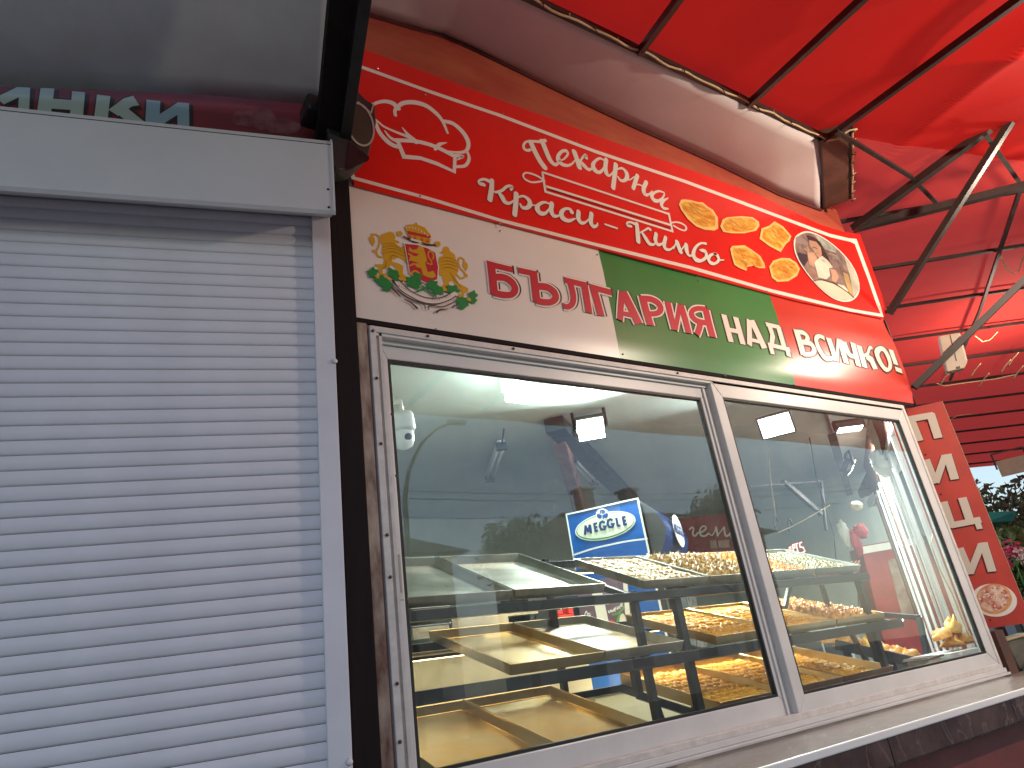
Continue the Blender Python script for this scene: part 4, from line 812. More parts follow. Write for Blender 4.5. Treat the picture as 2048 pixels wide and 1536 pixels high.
# ---------------------------------------------------------------- string light cable with ties
SG = empty('string_light', (2.4, -.43, 4.1), 'cream string-light cable tied along the roof edge under the red canopy', 'string light')
pts = [V((.7 + 2.69 * k / 60, -.434 - .004 * math.sin(k * 1.3), 4.098 + .006 * math.sin(k * .9))) for k in range(61)]
pts2 = [c0 + W2OUT * (.02 + .15 * t) + V((0, -.02, -.035 - .012 * math.sin(t * 6))) for t in (0, .3, .55, .62, .8, 1)] + [c0 + W2OUT * .172 + W2 * (.72 * t) + V((0, 0, -.02 + .01 * math.sin(t * 17))) for t in (.05, .15, .3, .45, .6, .75, .9, 1)]
MB().tube(pts, .0055, n=6).build('cable', M['cable'], SG); MB().tube(pts2, .0055, n=6).build('cable', M['cable'], SG)
random.seed(9)
f = MB(); g = MB()
for k in range(2, 59, 3):
    p_ = pts[k]
    if k % 2: g.tube([p_ + V((0, 0, .012)), p_ + V((0, -.008, 0)), p_ + V((random.uniform(-.01, .01), -.012, -.03 - .02 * random.random()))], [.002, .003, .0015], n=5)
    else: f.tube([p_ + V((0, -.002, -.006)), p_ + V((0, -.004, .02)), p_ + V((.008, 0, .026))], .0026, n=5)
for k in range(7, 14):
    p_ = pts2[min(k, len(pts2) - 1)]; f.tube([p_, p_ + W2OUT * .02 + V((0, 0, .006))], .0024, n=5); g.tube([p_ + W2OUT * -.012, p_ + W2OUT * .012 + V((0, 0, -.012))], .0025, n=5)
f.build('bulb_stub', M['cable'], SG); g.build('cable_tie', M['tie'], SG)
# loose string wires on the far canopy
SG2 = empty('loose_light_wire', HITF((1900, 760)), 'tangled loose light wires hanging from the far canopy ribs', 'wire')
def wire(pp, r=.005, drop=.06): 
    q = [HITF(p_) + V((0, 0, -drop)) for p_ in pp]; sm_ = []
    for i in range(len(q) - 1):
        for k in range(4): sm_.append(q[i].lerp(q[i + 1], k / 4))
    return MB().tube(sm_ + [q[-1]], r, n=5).build('wire', M['cable'], SG2)
wire([(1996, 500), (2004, 520), (2018, 533), (2032, 528), (2040, 500), (2048, 490)]); wire([(1945, 660), (1960, 672), (1975, 668), (1990, 652)]); wire([(1870, 757), (1885, 762), (1930, 755), (1985, 748), (2030, 738)])
for (x_, y_) in ((1885, 745), (1898, 728), (1945, 730), (1962, 750), (2005, 722), (2020, 708), (2030, 735)): wire([(x_ - 8, y_ + 14), (x_, y_), (x_ + 12, y_ - 14)], .006)
wire([(1890, 835), (1912, 822), (1946, 818)])
# floodlights under the canopy edge (lit, outside the picture) and the unlit ones in view
def floodlight(name, pos, direction, label, lit, size=(.2, .15), power=0, color=(1, .86, .68), group=None, lens=None, bracket=True, cat='floodlight'):
    t = empty(name, pos, label, cat, group); d = V(direction).normalized(); sx = d.cross(V((0, 0, 1))).normalized(); sz = sx.cross(d)
    f = MB(); f.obox(V(pos) - d * .02, sx * size[0] / 2, sz * size[1] / 2, d * .02)
    for k in range(5): f.obox(V(pos) - d * .052 + sx * (k - 2) * size[0] / 6, sx * .004, sz * size[1] * .42, d * .012)
    f.build('housing', M['beige'] if cat == 'lamp' else M['fdark'], t, bevel=.004)
    f = MB(); f.obox(V(pos) + d * .002, sx * size[0] * .44, sz * size[1] * .42, d * .001); f.build('lens', lens or (M['led'] if lit else M['white']), t)
    if bracket:
        f = MB(); f.bar(V(pos) - sx * size[0] * .55, V(pos) - sx * size[0] * .55 + V((0, 0, size[1])), .012, .02); f.bar(V(pos) + sx * size[0] * .55, V(pos) + sx * size[0] * .55 + V((0, 0, size[1])), .012, .02)
        f.bar(V(pos) - sx * size[0] * .55 + V((0, 0, size[1])), V(pos) + sx * size[0] * .55 + V((0, 0, size[1])), .012, .02); f.build('bracket', M['black'], t)
    if power:
        ld = bpy.data.lights.new('lamp_light', 'AREA'); ld.shape = 'RECTANGLE'; ld.size = size[0]; ld.size_y = size[1]; ld.energy = power; ld.color = color; ld.spread = math.radians(170)
        lo = bpy.data.objects.new('lamp_light', ld); col.objects.link(lo); lo.location = V(pos) + d * .03; lo.rotation_euler = (-d).to_track_quat('Z', 'Y').to_euler(); lo.parent = t; lo.matrix_parent_inverse = wmat(t).inverted()
    return t
warm = emis('warm_lens', (1, .85, .62), 14)
floodlight('floodlight', (3.62, -2.30, 3.40), (.12, 1, -.05), 'lit warm floodlight clamped under the outer edge of the red canopy, facing the shop front', True, size=(.11, .09), power=34, color=(1, .84, .66), lens=warm)
floodlight('floodlight', (5.2, -1.2, 3.55), (-.8, .5, -.05), 'lit warm floodlight hung under the canopy right of the shop, facing the sign corner', True, power=9, color=(1, .84, .66), lens=warm)
pf = CAM + ray(2105, 790).normalized() * 7.4
floodlight('floodlight', pf, (.35, .3, 1), 'glaring floodlight under the far canopy just outside the right edge of the photo', True, size=(.16, .12), power=22, color=(1, .84, .68), lens=warm, bracket=False)
c_ = HITF((2026, 932)); c_ = CAM + (c_ - CAM) * .80
floodlight('floodlight', c_, (CAM - c_) + V((0, 0, -.5)), 'beige unlit floodlight under the far edge of the canopy, above the hedge', False, size=(.34, .22), lens=M['beige'], cat='lamp')
PJ = empty('junction_box', onX(1905, 690, 4.9), 'beige plastic junction box with rounded corners beside the banner edge', 'junction box')
JP = Plane((4.34, -.12, 0), W2OUT, (-.835, -.549, 0)); f = MB(); f.slab([JP.px(*q) for q in ((1876, 672), (1921, 664), (1936, 722), (1929, 736), (1893, 744))], JP.n * -.05); f.build('box', M['beige'], PJ, bevel=.01)
f = MB(); f.slab([JP.px(*q, .001) for q in ((1899, 670), (1901, 670), (1914, 722), (1912, 722))], JP.n * .001); f.slab([JP.px(*q, .001) for q in ((1912, 734), (1920, 732), (1920, 737), (1912, 738))], JP.n * .001); f.build('groove', M['fdark'], PJ)


# ================================================================ inside the shop
# ---- ceiling flood lights
a = onZ(1043, 790, 2.98); t = empty('ceiling_light', a, 'dazzling white lamp fixed to the ceiling near the top of the left pane', 'ceiling lamp')
f = MB(); f.box((a.x - .09, a.y - .06, a.z + .03), (a.x + .09, a.y + .06, 3.118)); f.build('housing', M['white'], t, bevel=.004)
f = MB(); f.box((a.x - .08, a.y - .05, a.z - .03), (a.x + .08, a.y + .05, a.z + .028)); f.build('diffuser', M['led'], t, bevel=.01)
ld = bpy.data.lights.new('lamp_light', 'POINT'); ld.energy = 6; ld.color = (.87, 1, .93); ld.shadow_soft_size = .05; lo = bpy.data.objects.new('lamp_light', ld); col.objects.link(lo); lo.location = a + V((-.12, -.1, -.02)); lo.parent = t; lo.matrix_parent_inverse = wmat(t).inverted()
a = onZ(1182, 858, 2.99)
floodlight('floodlight', a, (CAM - a).normalized() + V((.15, .1, -.35)), 'lit white floodlight hanging beside the leaning timber post', True, size=(.19, .17), power=32, color=(.9, 1, .95))
a = onZ(1552, 851, 2.92)
floodlight('floodlight', a, (CAM - a).normalized() + V((.05, .1, -.2)), 'lit square white floodlight seen high in the right pane', True, size=(.23, .16), power=28, color=(.93, .98, 1), bracket=False)
a = onZ(1700, 858, 2.82)
floodlight('floodlight', a, (-.2, -.35, -1), 'small dark-cased floodlight on a black bracket near the top right of the window', True, size=(.19, .06), power=8, color=(.93, 1, .98))
a = onZ(1703, 935, 2.78)
floodlight('floodlight', a, (.5, -.5, -.5), 'glaring floodlight low beside the bright ceiling patch', True, size=(.16, .12), power=60, color=(.93, 1, .96))
# ---- fluorescent fittings
def tube_fit(a, b_, label):
    t = empty('tube_light_fitting', (a + b_) / 2, label, 'tube light', 'unlit tube fittings'); d = (b_ - a).normalized(); sx = d.cross(V((0, 0, 1))).normalized()
    f = MB(); f.bar(a + V((0, 0, .03)), b_ + V((0, 0, .03)), .055, .03); f.build('body', M['white'], t)
    f = MB(); f.tube([a + sx * .018, b_ + sx * .018], .011); f.build('tube', M['tubeoff'], t); f = MB(); f.tube([a - sx * .018, b_ - sx * .018], .011); f.build('tube', M['tubeoff'], t)
    f = MB(); f.bar(a - d * .01, a + d * .03, .07, .05); f.bar(b_ - d * .03, b_ + d * .01, .07, .05); f.build('end_holder', M['fdark'], t)
tube_fit(onZ(1003, 892, 3.05), onZ(980, 958, 3.05), 'unlit twin tube fitting on the ceiling left of the timber post')
tube_fit(onZ(1143, 918, 3.0), onZ(1188, 965, 3.0), 'unlit tube fitting mounted along the dark ceiling beam')
f = MB(); a = onZ(1003, 892, 3.06); b_ = onZ(1008, 858, 3.06); f.tube([a, b_], .006, n=6)
tag(f.build('conduit', M['fdark']), 'thin dark conduit running up from the twin tube fitting', 'conduit')
# ---- dome camera
a = onY(805, 858, .42); PC = empty('security_camera', a, 'white dome security camera hanging at the upper left inside the window', 'camera')
f = MB(); n = 20
def lathe(mb, c, prof_, ax=V((0, 0, 1)), n=20, mi=0):
    ax = V(ax).normalized(); p = ax.orthogonal().normalized(); q = ax.cross(p); vs = []
    for r, h in prof_:
        for k in range(n): t = 2 * math.pi * k / n; vs.append(V(c) + ax * h + (p * math.cos(t) + q * math.sin(t)) * r)
    m = len(prof_); mb.add(vs, [(i * n + k, i * n + (k + 1) % n, (i + 1) * n + (k + 1) % n, (i + 1) * n + k) for i in range(m - 1) for k in range(n)] + [tuple(range(n)), tuple(range((m - 1) * n, m * n))], mi, True)
lathe(f, a, [(.015, .075), (.045, .062), (.05, .03), (.05, .0), (.047, -.01)]); f.build('cap', M['white'], PC)
f = MB(); lathe(f, a + V((0, 0, -.035)), [(.02, .03), (.042, .02), (.044, -.01), (.036, -.034), (.018, -.045)]); f.build('dome', M['white'], PC)
f = MB(); f.tube([a + V((.0, -.042, -.045)), a + V((0, -.047, -.05))], .014, n=12); f.build('camera_lens', M['rubber'], PC)
f = MB(); f.tube([a + V((0, 0, .07)), a + V((0, .0, .11)), a + V((-.08, .03, .11))], .014); f.build('bracket', M['white'], PC)

# ---- display rack (black steel)
RK = empty('display_rack', (2.4, .5, 1.0), 'black steel stepped display rack carrying the baking trays behind the window', 'rack')
TILT = {'t': math.atan2(.245, .60), 'm': math.atan2(.185, .62), 'b': math.atan2(.165, .62)}
SHF = {'t': (.25, 1.835), 'm': (.25, 1.592), 'b': (.25, 1.335)}
def rk(f, name, **kw): return f.build(name, M['rack'], RK, bevel=.002)
XE = {'t': (.93, 3.56), 'm': (.93, 3.72), 'b': (.93, 3.6)}
for L in 'tmb':
    y, z_ = SHF[L]; x0, x1 = XE[L]; ti = TILT[L]; by, bz = y + .60 * math.cos(ti), z_ + .60 * math.sin(ti)
    if L == 'b': f = MB(); f.bar((.93, y, z_ - .02), (1.93, y, z_ - .02), .03, .035); rk(f, 'front_rail'); f = MB(); f.bar((2.2, y + .02, z_ - .02), (x1, y + .02, z_ - .02), .03, .035); rk(f, 'front_rail')
    else: f = MB(); f.bar((x0, y, z_ - .02), (x1, y, z_ - .02), .035, .042 if L == 'm' else .034); rk(f, 'front_rail')
    f = MB(); f.bar((x0, by, bz - .015), (x1, by, bz - .015), .03, .03); rk(f, 'back_rail')
    for x_ in (.95, 1.93, 2.28, 3.0, x1 - .03):
        f = MB(); f.bar((x_, y, z_ - .02), (x_, by, bz - .02), .025, .025, up=(1, 0, 0)); rk(f, 'cross_rail')
for x_ in (.945, 1.955, 3.5):
    f = MB(); f.bar((x_, .27, .42), (x_, .27, 1.84), .028); rk(f, 'post')
for x_ in (.945, 1.955, 2.72, 3.5):
    f = MB(); f.bar((x_, .83, .42), (x_, .83, 2.08), .028); rk(f, 'post')
a, b_ = onY(1345, 1172, .29), onY(1362, 1285, .29); f = MB(); f.bar(a + V((0, 0, .02)), V((a.x, .29, 1.2)), .036, .03); rk(f, 'post')
a, b_ = onY(1266, 1325, .34), onY(1278, 1392, .34); f = MB(); f.bar(a, b_, .03); rk(f, 'foot_brace')
a, b_ = onY(1276, 1390, .34), onY(1400, 1432, .30); f = MB(); f.bar(a, b_, .028); rk(f, 'foot_brace')
a = onY(1308, 1405, .34); f = MB(); f.bar(a, a + V((.06, 0, -.3)), .03); rk(f, 'foot_brace')
for q0, q1, y in (((1580, 1165), (1570, 1215), .55), ((1640, 1160), (1660, 1225), .5), ((1720, 1155), (1722, 1240), .42), ((1700, 1262), (1735, 1325), .4), ((1735, 1262), (1760, 1330), .4)):
    f = MB(); f.bar(onY(*q0, y), onY(*q1, y), .022); rk(f, 'post')

# ---- warm light strips under the shelves
for L, lab in (('t', 'warm light strip fixed under the back of the top shelf'), ('m', 'warm light strip fixed under the back of the middle shelf')):
    y, z_ = SHF[L]; by, bz = y + .56 * math.cos(TILT[L]), z_ + .56 * math.sin(TILT[L]) - .05; t = empty('shelf_light', (2.3, by, bz), lab, 'shelf light', 'light strips under the shelves')
    MB().box((1.0, by - .012, bz), (3.5, by + .012, bz + .012)).build('housing', M['rack'], t); MB().box((1.0, by - .008, bz - .003), (3.5, by + .008, bz - .0005)).build('strip', emis('warm_strip', (1, .72, .35), 5), t)
    for x_, pw_ in ((1.6, .7), (2.9, 2.3)):
        ld = bpy.data.lights.new('lamp_light', 'AREA'); ld.shape = 'RECTANGLE'; ld.size = 1.2; ld.size_y = .02; ld.energy = pw_; ld.color = (1, .74, .36); lo = bpy.data.objects.new('lamp_light', ld); col.objects.link(lo); lo.location = (x_, by, bz - .006); lo.rotation_euler = (.35, 0, 0); lo.parent = t; lo.matrix_parent_inverse = wmat(t).inverted()

# ---- trays
random.seed(21)
TR = {}
def tray(L, x0, x1, length, m, label, lift=0., y0=None, dz=0, hgt=.038, yaw=0):
    y, z_ = SHF[L]; y = y if y0 is None else y0; ti = TILT[L]; w_, t_ = x1 - x0, .0022
    R = Matrix.Translation((x0, y, z_ + .004 + dz)) @ Matrix.Rotation(yaw, 4, 'Z') @ Matrix.Rotation(ti, 4, 'X')
    f = MB(); o_ = .006
    def q(x, y_, z2): return (x, y_, z2)
    ob_ = [q(o_, o_, 0), q(w_ - o_, o_, 0), q(w_ - o_, length - o_, 0), q(o_, length - o_, 0)]; ot = [q(0, 0, hgt), q(w_, 0, hgt), q(w_, length, hgt), q(0, length, hgt)]
    it = [q(t_ * 1.6, t_ * 1.6, hgt), q(w_ - t_ * 1.6, t_ * 1.6, hgt), q(w_ - t_ * 1.6, length - t_ * 1.6, hgt), q(t_ * 1.6, length - t_ * 1.6, hgt)]; k_ = o_ + t_ + .003
    ib = [q(k_, k_, t_), q(w_ - k_, k_, t_), q(w_ - k_, length - k_, t_), q(k_, length - k_, t_)]
    f.add(ob_ + ot + it + ib, [(3, 2, 1, 0)] + [(i, (i + 1) % 4, 4 + (i + 1) % 4, 4 + i) for i in range(4)] + [(4 + i, 4 + (i + 1) % 4, 8 + (i + 1) % 4, 8 + i) for i in range(4)] + [(8 + i, 8 + (i + 1) % 4, 12 + (i + 1) % 4, 12 + i) for i in range(4)] + [(12, 13, 14, 15)])
    me = f.mesh('baking_tray', m); o = bpy.data.objects.new('baking_tray', me); o.matrix_world = R; col.objects.link(o)
    md = o.modifiers.new('bevel', 'BEVEL'); md.width = .0012; md.segments = 1; md.limit_method = 'ANGLE'
    tag(o, label, 'baking tray', 'baking trays on the rack'); return o, R, w_, length
tray('t', .96, 1.372, .62, M['alu'], 'empty aluminium tray, leftmost on the top shelf, cut by the window frame')
tray('t', 1.380, 1.800, .62, M['alu'], 'empty shiny tray, second from the left on the top shelf')
tray('m', 1.325, 1.738, .63, M['alu2'], 'empty yellow-tinted tray on the middle shelf, left of its neighbour')
tray('m', 1.744, 2.150, .63, M['alu'], 'empty tray on the middle shelf in front of the purple poster')
tray('b', 1.02, 1.452, .62, M['alu2'], 'empty brown-stained tray at the bottom left corner of the window')
tray('b', 1.458, 1.885, .62, M['alu2'], 'empty brown-stained tray on the bottom shelf under the middle empty trays')
full = []
full.append(tray('t', 1.998, 2.376, .46, M['alu'], 'tray of small pale rosette pastries below the blue fridge panel'))
full.append(tray('t', 2.384, 2.760, .46, M['alu'], 'tray of pale rolls in long rows, just left of the window mullion'))
full.append(tray('t', 2.768, 3.13, .46, M['alu'], 'tray of orange-golden pastries on the top shelf, crossed by the mullion'))
full.append(tray('t', 3.138, 3.52, .46, M['alu'], 'tray of greenish pistachio pastries at the right end of the top shelf'))
full.append(tray('m', 2.337, 2.758, .56, M['alu2'], 'tray of golden pastries on the middle shelf, left of the mullion'))
full.append(tray('m', 2.766, 3.18, .56, M['alu2'], 'tray of golden pastries on the middle shelf, crossed by the mullion'))
full.append(tray('m', 3.188, 3.60, .56, M['alu2'], 'tray of browned twisted pastries at the right end of the middle shelf'))
full.append(tray('b', 2.27, 2.68, .60, M['alu2'], 'deep tray of golden pastries on the bottom shelf, left of the mullion', hgt=.05))
full.append(tray('b', 2.688, 3.10, .60, M['alu2'], 'tray of golden pastries on the bottom shelf, crossed by the mullion', hgt=.05))
full.append(tray('b', 3.108, 3.52, .60, M['alu2'], 'tray of flat yellow pastries at the bottom right of the rack', hgt=.05))
# pastries
def blob(name, m, lx, ly, lz, kind, seed):
    f = MB(); nu, nv = 10, 6
    def fn(u, v):
        a = u * 2 * math.pi; b2 = (v) * math.pi / 2; r = math.cos(b2); h = math.sin(b2)
        k = 1 + .16 * noise.noise(V((math.cos(a) * 2, math.sin(a) * 2, seed + v * 2)))
        if kind == 'twist': k *= 1 + .16 * math.sin(a * 2 + v * 7); h *= 1 + .3 * math.sin(a * 3 + seed)
        if kind == 'rosette': k *= 1 + .14 * math.cos(a * 5 + v * 3); h *= 1 - .35 * (1 - r) ** 2
        if kind == 'flat': h *= .7 + .3 * math.sin(a * 4 + seed)
        return V((lx / 2 * r * k * math.cos(a), ly / 2 * r * k * math.sin(a), lz * h * k))
    f.grid(fn, nu, nv); return f.mesh(name, m)
SP = [dict(m='p_pale', k='rosette', nx=11, ny=14, s=(.044, .042, .030), lab='small pale rosette pastry in the tray below the blue fridge panel', g='pale rosette pastries', stuff=True),
      dict(m='p_pale', k='twist', nx=5, ny=12, s=(.076, .050, .040), lab='plump pale roll in the long-rowed tray left of the window mullion', g='pale rolls in rows', stuff=False),
      dict(m='p_orange', k='twist', nx=7, ny=11, s=(.066, .048, .030), lab='', g='', stuff=True),
      dict(m='p_pist', k='flat', nx=9, ny=10, s=(.050, .054, .026), lab='', g='', stuff=True),
      dict(m='p_gold', k='rosette', nx=9, ny=12, s=(.049, .052, .026), lab='small golden pastry in the middle-shelf tray left of the mullion', g='golden pastries, middle shelf left', stuff=False),
      dict(m='p_gold', k='rosette', nx=9, ny=12, s=(.049, .052, .026), lab='', g='', stuff=True),
      dict(m='p_orange', k='twist', nx=6, ny=9, s=(.068, .052, .032), lab='browned twisted pastry in the last tray of the middle shelf', g='browned twisted pastries', stuff=False),
      dict(m='p_yellow', k='rosette', nx=8, ny=11, s=(.056, .060, .028), lab='golden pastry in the deep bottom-shelf tray left of the mullion', g='golden pastries, bottom shelf left', stuff=False),
      dict(m='p_yellow', k='rosette', nx=8, ny=11, s=(.056, .060, .028), lab='', g='', stuff=True),
      dict(m='p_yellow', k='flat', nx=8, ny=11, s=(.056, .060, .016), lab='', g='', stuff=True)]
SL_ = ['pale rosette pastries filling the tray below the blue fridge panel', '', 'rows of orange-golden pastries filling the tray crossed by the mullion, top shelf', 'rows of pistachio-green pastries filling the right-end tray of the top shelf', '',
       'golden pastries filling the middle-shelf tray crossed by the mullion', '', '', 'golden pastries filling the bottom-shelf tray crossed by the mullion', 'flat yellow pastries filling the bottom right tray of the rack']
for i, ((o, R, w_, ln), s) in enumerate(zip(full, SP)):
    ms = [blob('pastry', M[s['m']], *s['s'], s['k'], i * 10 + k) for k in range(4)]; acc = MB()
    dx, dy = (w_ - .03) / s['nx'], (ln - .035) / s['ny']
    for a_ in range(s['nx']):
        for b2 in range(s['ny']):
            loc = R @ V((.015 + dx * (a_ + .5) + random.uniform(-.12, .12) * dx, .02 + dy * (b2 + .5) + random.uniform(-.12, .12) * dy, .003 + random.random() * .004))
            sc1 = random.uniform(.9, 1.12); rz = random.uniform(-.35, .35) if s['k'] != 'rosette' else random.uniform(0, 6.28)
            mm = Matrix.Translation(loc) @ R.to_3x3().to_4x4() @ Matrix.Rotation(rz, 4, 'Z') @ Matrix.Scale(sc1, 4)
            me = random.choice(ms)
            if s['stuff']: acc.add([mm @ v.co for v in me.vertices], [tuple(p.vertices) for p in me.polygons], 0, True)
            else: p_ = bpy.data.objects.new('pastry', me); p_.matrix_world = mm; col.objects.link(p_); tag(p_, s['lab'], 'pastry', s['g'])
    if s['stuff']: tag(acc.build('pastries', M[s['m']]), SL_[i], 'pastries', None, 'stuff')
# paper/crumb liner already in tray colours

# ---- blue fridge with oval logo
FL, FR_ = onZ(1132, 1028, 2.5), onZ(1277, 995, 2.5); sdv = (FR_ - FL); sdv.z = 0; sdl = sdv.length; sdv.normalize(); fo = V((-sdv.y, sdv.x, 0)) ; fo = fo if fo.x > 0 else -fo
FG = empty('drinks_fridge', FL + V((0, 0, -2)), 'tall fridge with a bright blue side panel showing a white oval logo', 'fridge')
def fbox(mb, s0, s1, d0, d1, z0, z1): # s along side panel, d along width
    return mb.hexa([V((FL.x, FL.y, 0)) + sdv * s + fo * d + V((0, 0, z_)) for z_ in (z0, z1) for (s, d) in ((s0, d0), (s1, d0), (s1, d1), (s0, d1))])
wd = .74
f = MB(); fbox(f, 0, sdl, .004, wd, .48, 2.49); f.build('cabinet', M['fdark'], FG, bevel=.006)
f = MB(); fbox(f, .004, sdl - .004, -.002, .003, .5, 2.494); f.build('side_panel', M['blue'], FG)
f = MB()
for (s0, s1, z0, z1) in ((-.002, .006, .5, 2.5), (sdl - .012, sdl, .5, 2.5), (0, sdl, 2.49, 2.5)): fbox(f, s0, s1, -.006, -.002, z0, z1)
f.build('panel_edge', M['white'], FG)
FP = Plane(FL - fo * .003, sdv, -fo)
P = Print(FP, .002).zoom(1120, 980, 7.68)
P.poly('w', ellipse(698, 553, 475, 205, 44, -.235)); P.level(.0006); P.poly('g', ellipse(698, 553, 455, 190, 44, -.235)); P.level(.0006); P.poly('w2', ellipse(700, 548, 445, 174, 44, -.235)); P.level(.0006)
P.stroke('w', [(195, 1005), (500, 905), (800, 835), (1050, 785), (1340, 750)], 22)
P.poly('w', ellipse(655, 375, 100, 88, 24)); P.level(.0006)
for cx, cy, ro in ((655, 335, 0), (608, 400, .9), (705, 392, -.9)): P.poly('b', ellipse(cx, cy, 44, 36, 14, ro))
P.stroke('b', [(655, 370), (668, 440)], 14, False)
P.stroke('w', [(655, 385), (640, 335)], 6); P.stroke('w', [(650, 380), (600, 370)], 6); P.stroke('w', [(660, 378), (710, 360)], 6)
P.build({'w': ('logo', M['white']), 'w2': ('logo', mat('logo_cream', (.72, .78, .62), .4)), 'g': ('logo', mat('logo_green', (.04, .33, .09), .4)), 'b': ('logo', mat('logo_blue', (.01, .06, .28), .4))}, FG)
P.L += .0006; P.mb = {}
for q in ([(388, 690), (396, 545)], [(394, 552), (436, 645)], [(438, 645), (462, 530)], [(462, 535), (484, 668)], [(528, 515), (552, 642)], [(520, 524), (576, 512)], [(538, 580), (578, 571)], [(548, 634), (590, 624)],
          [(694, 508), (660, 486), (622, 508), (612, 560), (640, 608), (690, 606), (704, 562), (664, 564)], [(812, 470), (778, 450), (742, 472), (734, 524), (762, 572), (812, 570), (826, 526), (786, 528)], [(868, 430), (892, 562)], [(886, 554), (936, 544)],
          [(968, 415), (992, 545)], [(960, 424), (1012, 412)], [(976, 480), (1016, 470)], [(986, 536), (1032, 526)]): P.stroke('t', q, 31, False, 'butt')
P.build({'t': ('lettering', mat('logo_navy', (.01, .035, .16), .4))}, FG)
# curved header and glass door on the front
f = MB()
def hd(u, v):
    a = v * math.pi; s = sdl + .01 + .11 * math.sin(a) ** .8; z_ = 2.47 - .36 * v; q = V((FL.x, FL.y, 0)) + sdv * s + fo * (.01 + (wd - .02) * u); q.z = z_; return q
f.grid(hd, 8, 12)
f.build('header', M['blued'], FG); f = MB()
for u in (0, 1): f.add([hd(u, k / 12) - fo * (.001 if u == 0 else -.001) for k in range(13)], [tuple(range(13))])
f.build('header_end', M['fdark'], FG)
f = MB(); fbox(f, sdl, sdl + .03, .03, wd - .03, .7, 2.08); f.build('door', M['fdark'], FG)
f = MB(); fbox(f, sdl + .031, sdl + .034, .09, wd - .09, .8, 2.02); f.build('door_glass', mat('dark_glass', (.22, .24, .24), .1, c2=(.10, .12, .13), vscale=9), FG)
hc = hd(.5, .45) + sdv * .012; f = MB()
ell3 = [hc + fo * (.15 * math.cos(t)) + V((0, 0, .105 * math.sin(t))) for t in [2 * math.pi * k / 24 for k in range(24)]]
f.slab(ell3, sdv * .004); f.build('header_logo', M['white'], FG)
f = MB(); put_text(f, 'MEGGLE', .085, hc + sdv * .0, fo, (0, 0, 1), sdv, .006, .003); f.build('lettering', MATS['logo_navy'], FG)

# ---- second fridge: white frame, lit shelves
G0 = V((FL.x, FL.y, 0)) + fo * (wd + .03) + sdv * .02
FG2 = empty('display_fridge', G0, 'white framed glass-door fridge with lit shelves, right of the blue one', 'fridge')
def gbox(mb, s0, s1, d0, d1, z0, z1): return mb.hexa([G0 + sdv * s + fo * d + V((0, 0, z_)) for z_ in (z0, z1) for (s, d) in ((s0, d0), (s1, d0), (s1, d1), (s0, d1))])
f = MB(); gbox(f, 0, .44, 0, .62, .48, 2.36); f.build('cabinet', M['white'], FG2, bevel=.006)
f = MB(); gbox(f, .442, .45, .05, .57, .6, 2.24); f.build('shelf_contents', mat('fridge_contents', (.5, .52, .5), .4, c2=(.12, .13, .12), vscale=24), FG2)
for k in range(7): f = MB(); gbox(f, .45, .46, .05, .57, .7 + .22 * k, .715 + .22 * k); f.build('shelf', M['shiny'], FG2)
f = MB(); gbox(f, .45, .465, .035, .06, .6, 2.24); f.build('lit_strip', M['fridgelit'], FG2)
f = MB(); gbox(f, -.003, 0, .0, .2, 1.9, 2.3); f.build('sticker', mat('sticker_green', (.04, .4, .16), .4), FG2)

# ---- purple banner on a freezer, counters and clutter behind the trays
PP = Plane(onY(1210, 1225, 1.35), V((.93, -.36, 0)), V((-.36, -.93, 0)))
PN_ = empty('poster', PP.px(1210, 1225), 'purple poster with white script and a green stripe behind the middle-shelf trays', 'poster')
MB().slab([PP.px(*q) for q in ((1150, 1165), (1253, 1150), (1270, 1255), (1172, 1300))], -PP.n * .01).build('panel', M['purple'], PN_)
f = MB(); f.slab([PP.px(*q, .001) for q in ((1180, 1168), (1200, 1165), (1225, 1280), (1205, 1290))], PP.n * .001); f.slab([PP.px(*q, .001) for q in ((1245, 1150), (1253, 1150), (1262, 1255), (1252, 1255))], PP.n * .001); f.build('white_stripe', M['white'], PN_)
P = Print(PP, .003).zoom(1060, 1160, 6.4); P.stroke('g', [(1050, 445), (1120, 430), (1190, 370), (1200, 340)], 16); P.stroke('g', [(1120, 580), (1130, 500), (1160, 440)], 34); P.poly('w', [(1150, 470), (1190, 430), (1215, 480), (1215, 600), (1150, 600)], True); P.poly('r', ellipse(1040, 535, 32, 24, 14))
for q in ([(1000, 395), (1012, 420), (1030, 385)], [(1036, 385), (1040, 410), (1062, 385), (1060, 405)], [(1075, 385), (1098, 372), (1088, 355), (1070, 380), (1090, 402)], [(1112, 345), (1120, 375), (1140, 335), (1150, 365)], [(1165, 330), (1180, 312), (1165, 305), (1155, 330), (1180, 340)],
          [(868, 350), (880, 420), (905, 410), (890, 385), (905, 360), (868, 355)], [(935, 385), (915, 395), (920, 415), (940, 405), (940, 385), (950, 410)], [(700, 440), (720, 400), (735, 450)], [(765, 425), (745, 430), (755, 455), (775, 445)]): P.stroke('w', q, 9)
P.build({'g': ('stripe', M['pgreen']), 'w': ('lettering', M['white']), 'r': ('fruit_print', M['redpl'])}, PN_)
def simple(name, label, cat, parts, group=None):
    t = empty(name, parts[0][3], label, cat, group)
    for (pn, m, mb, _) in parts: mb.build(pn, m, t, bevel=.003)
    return t
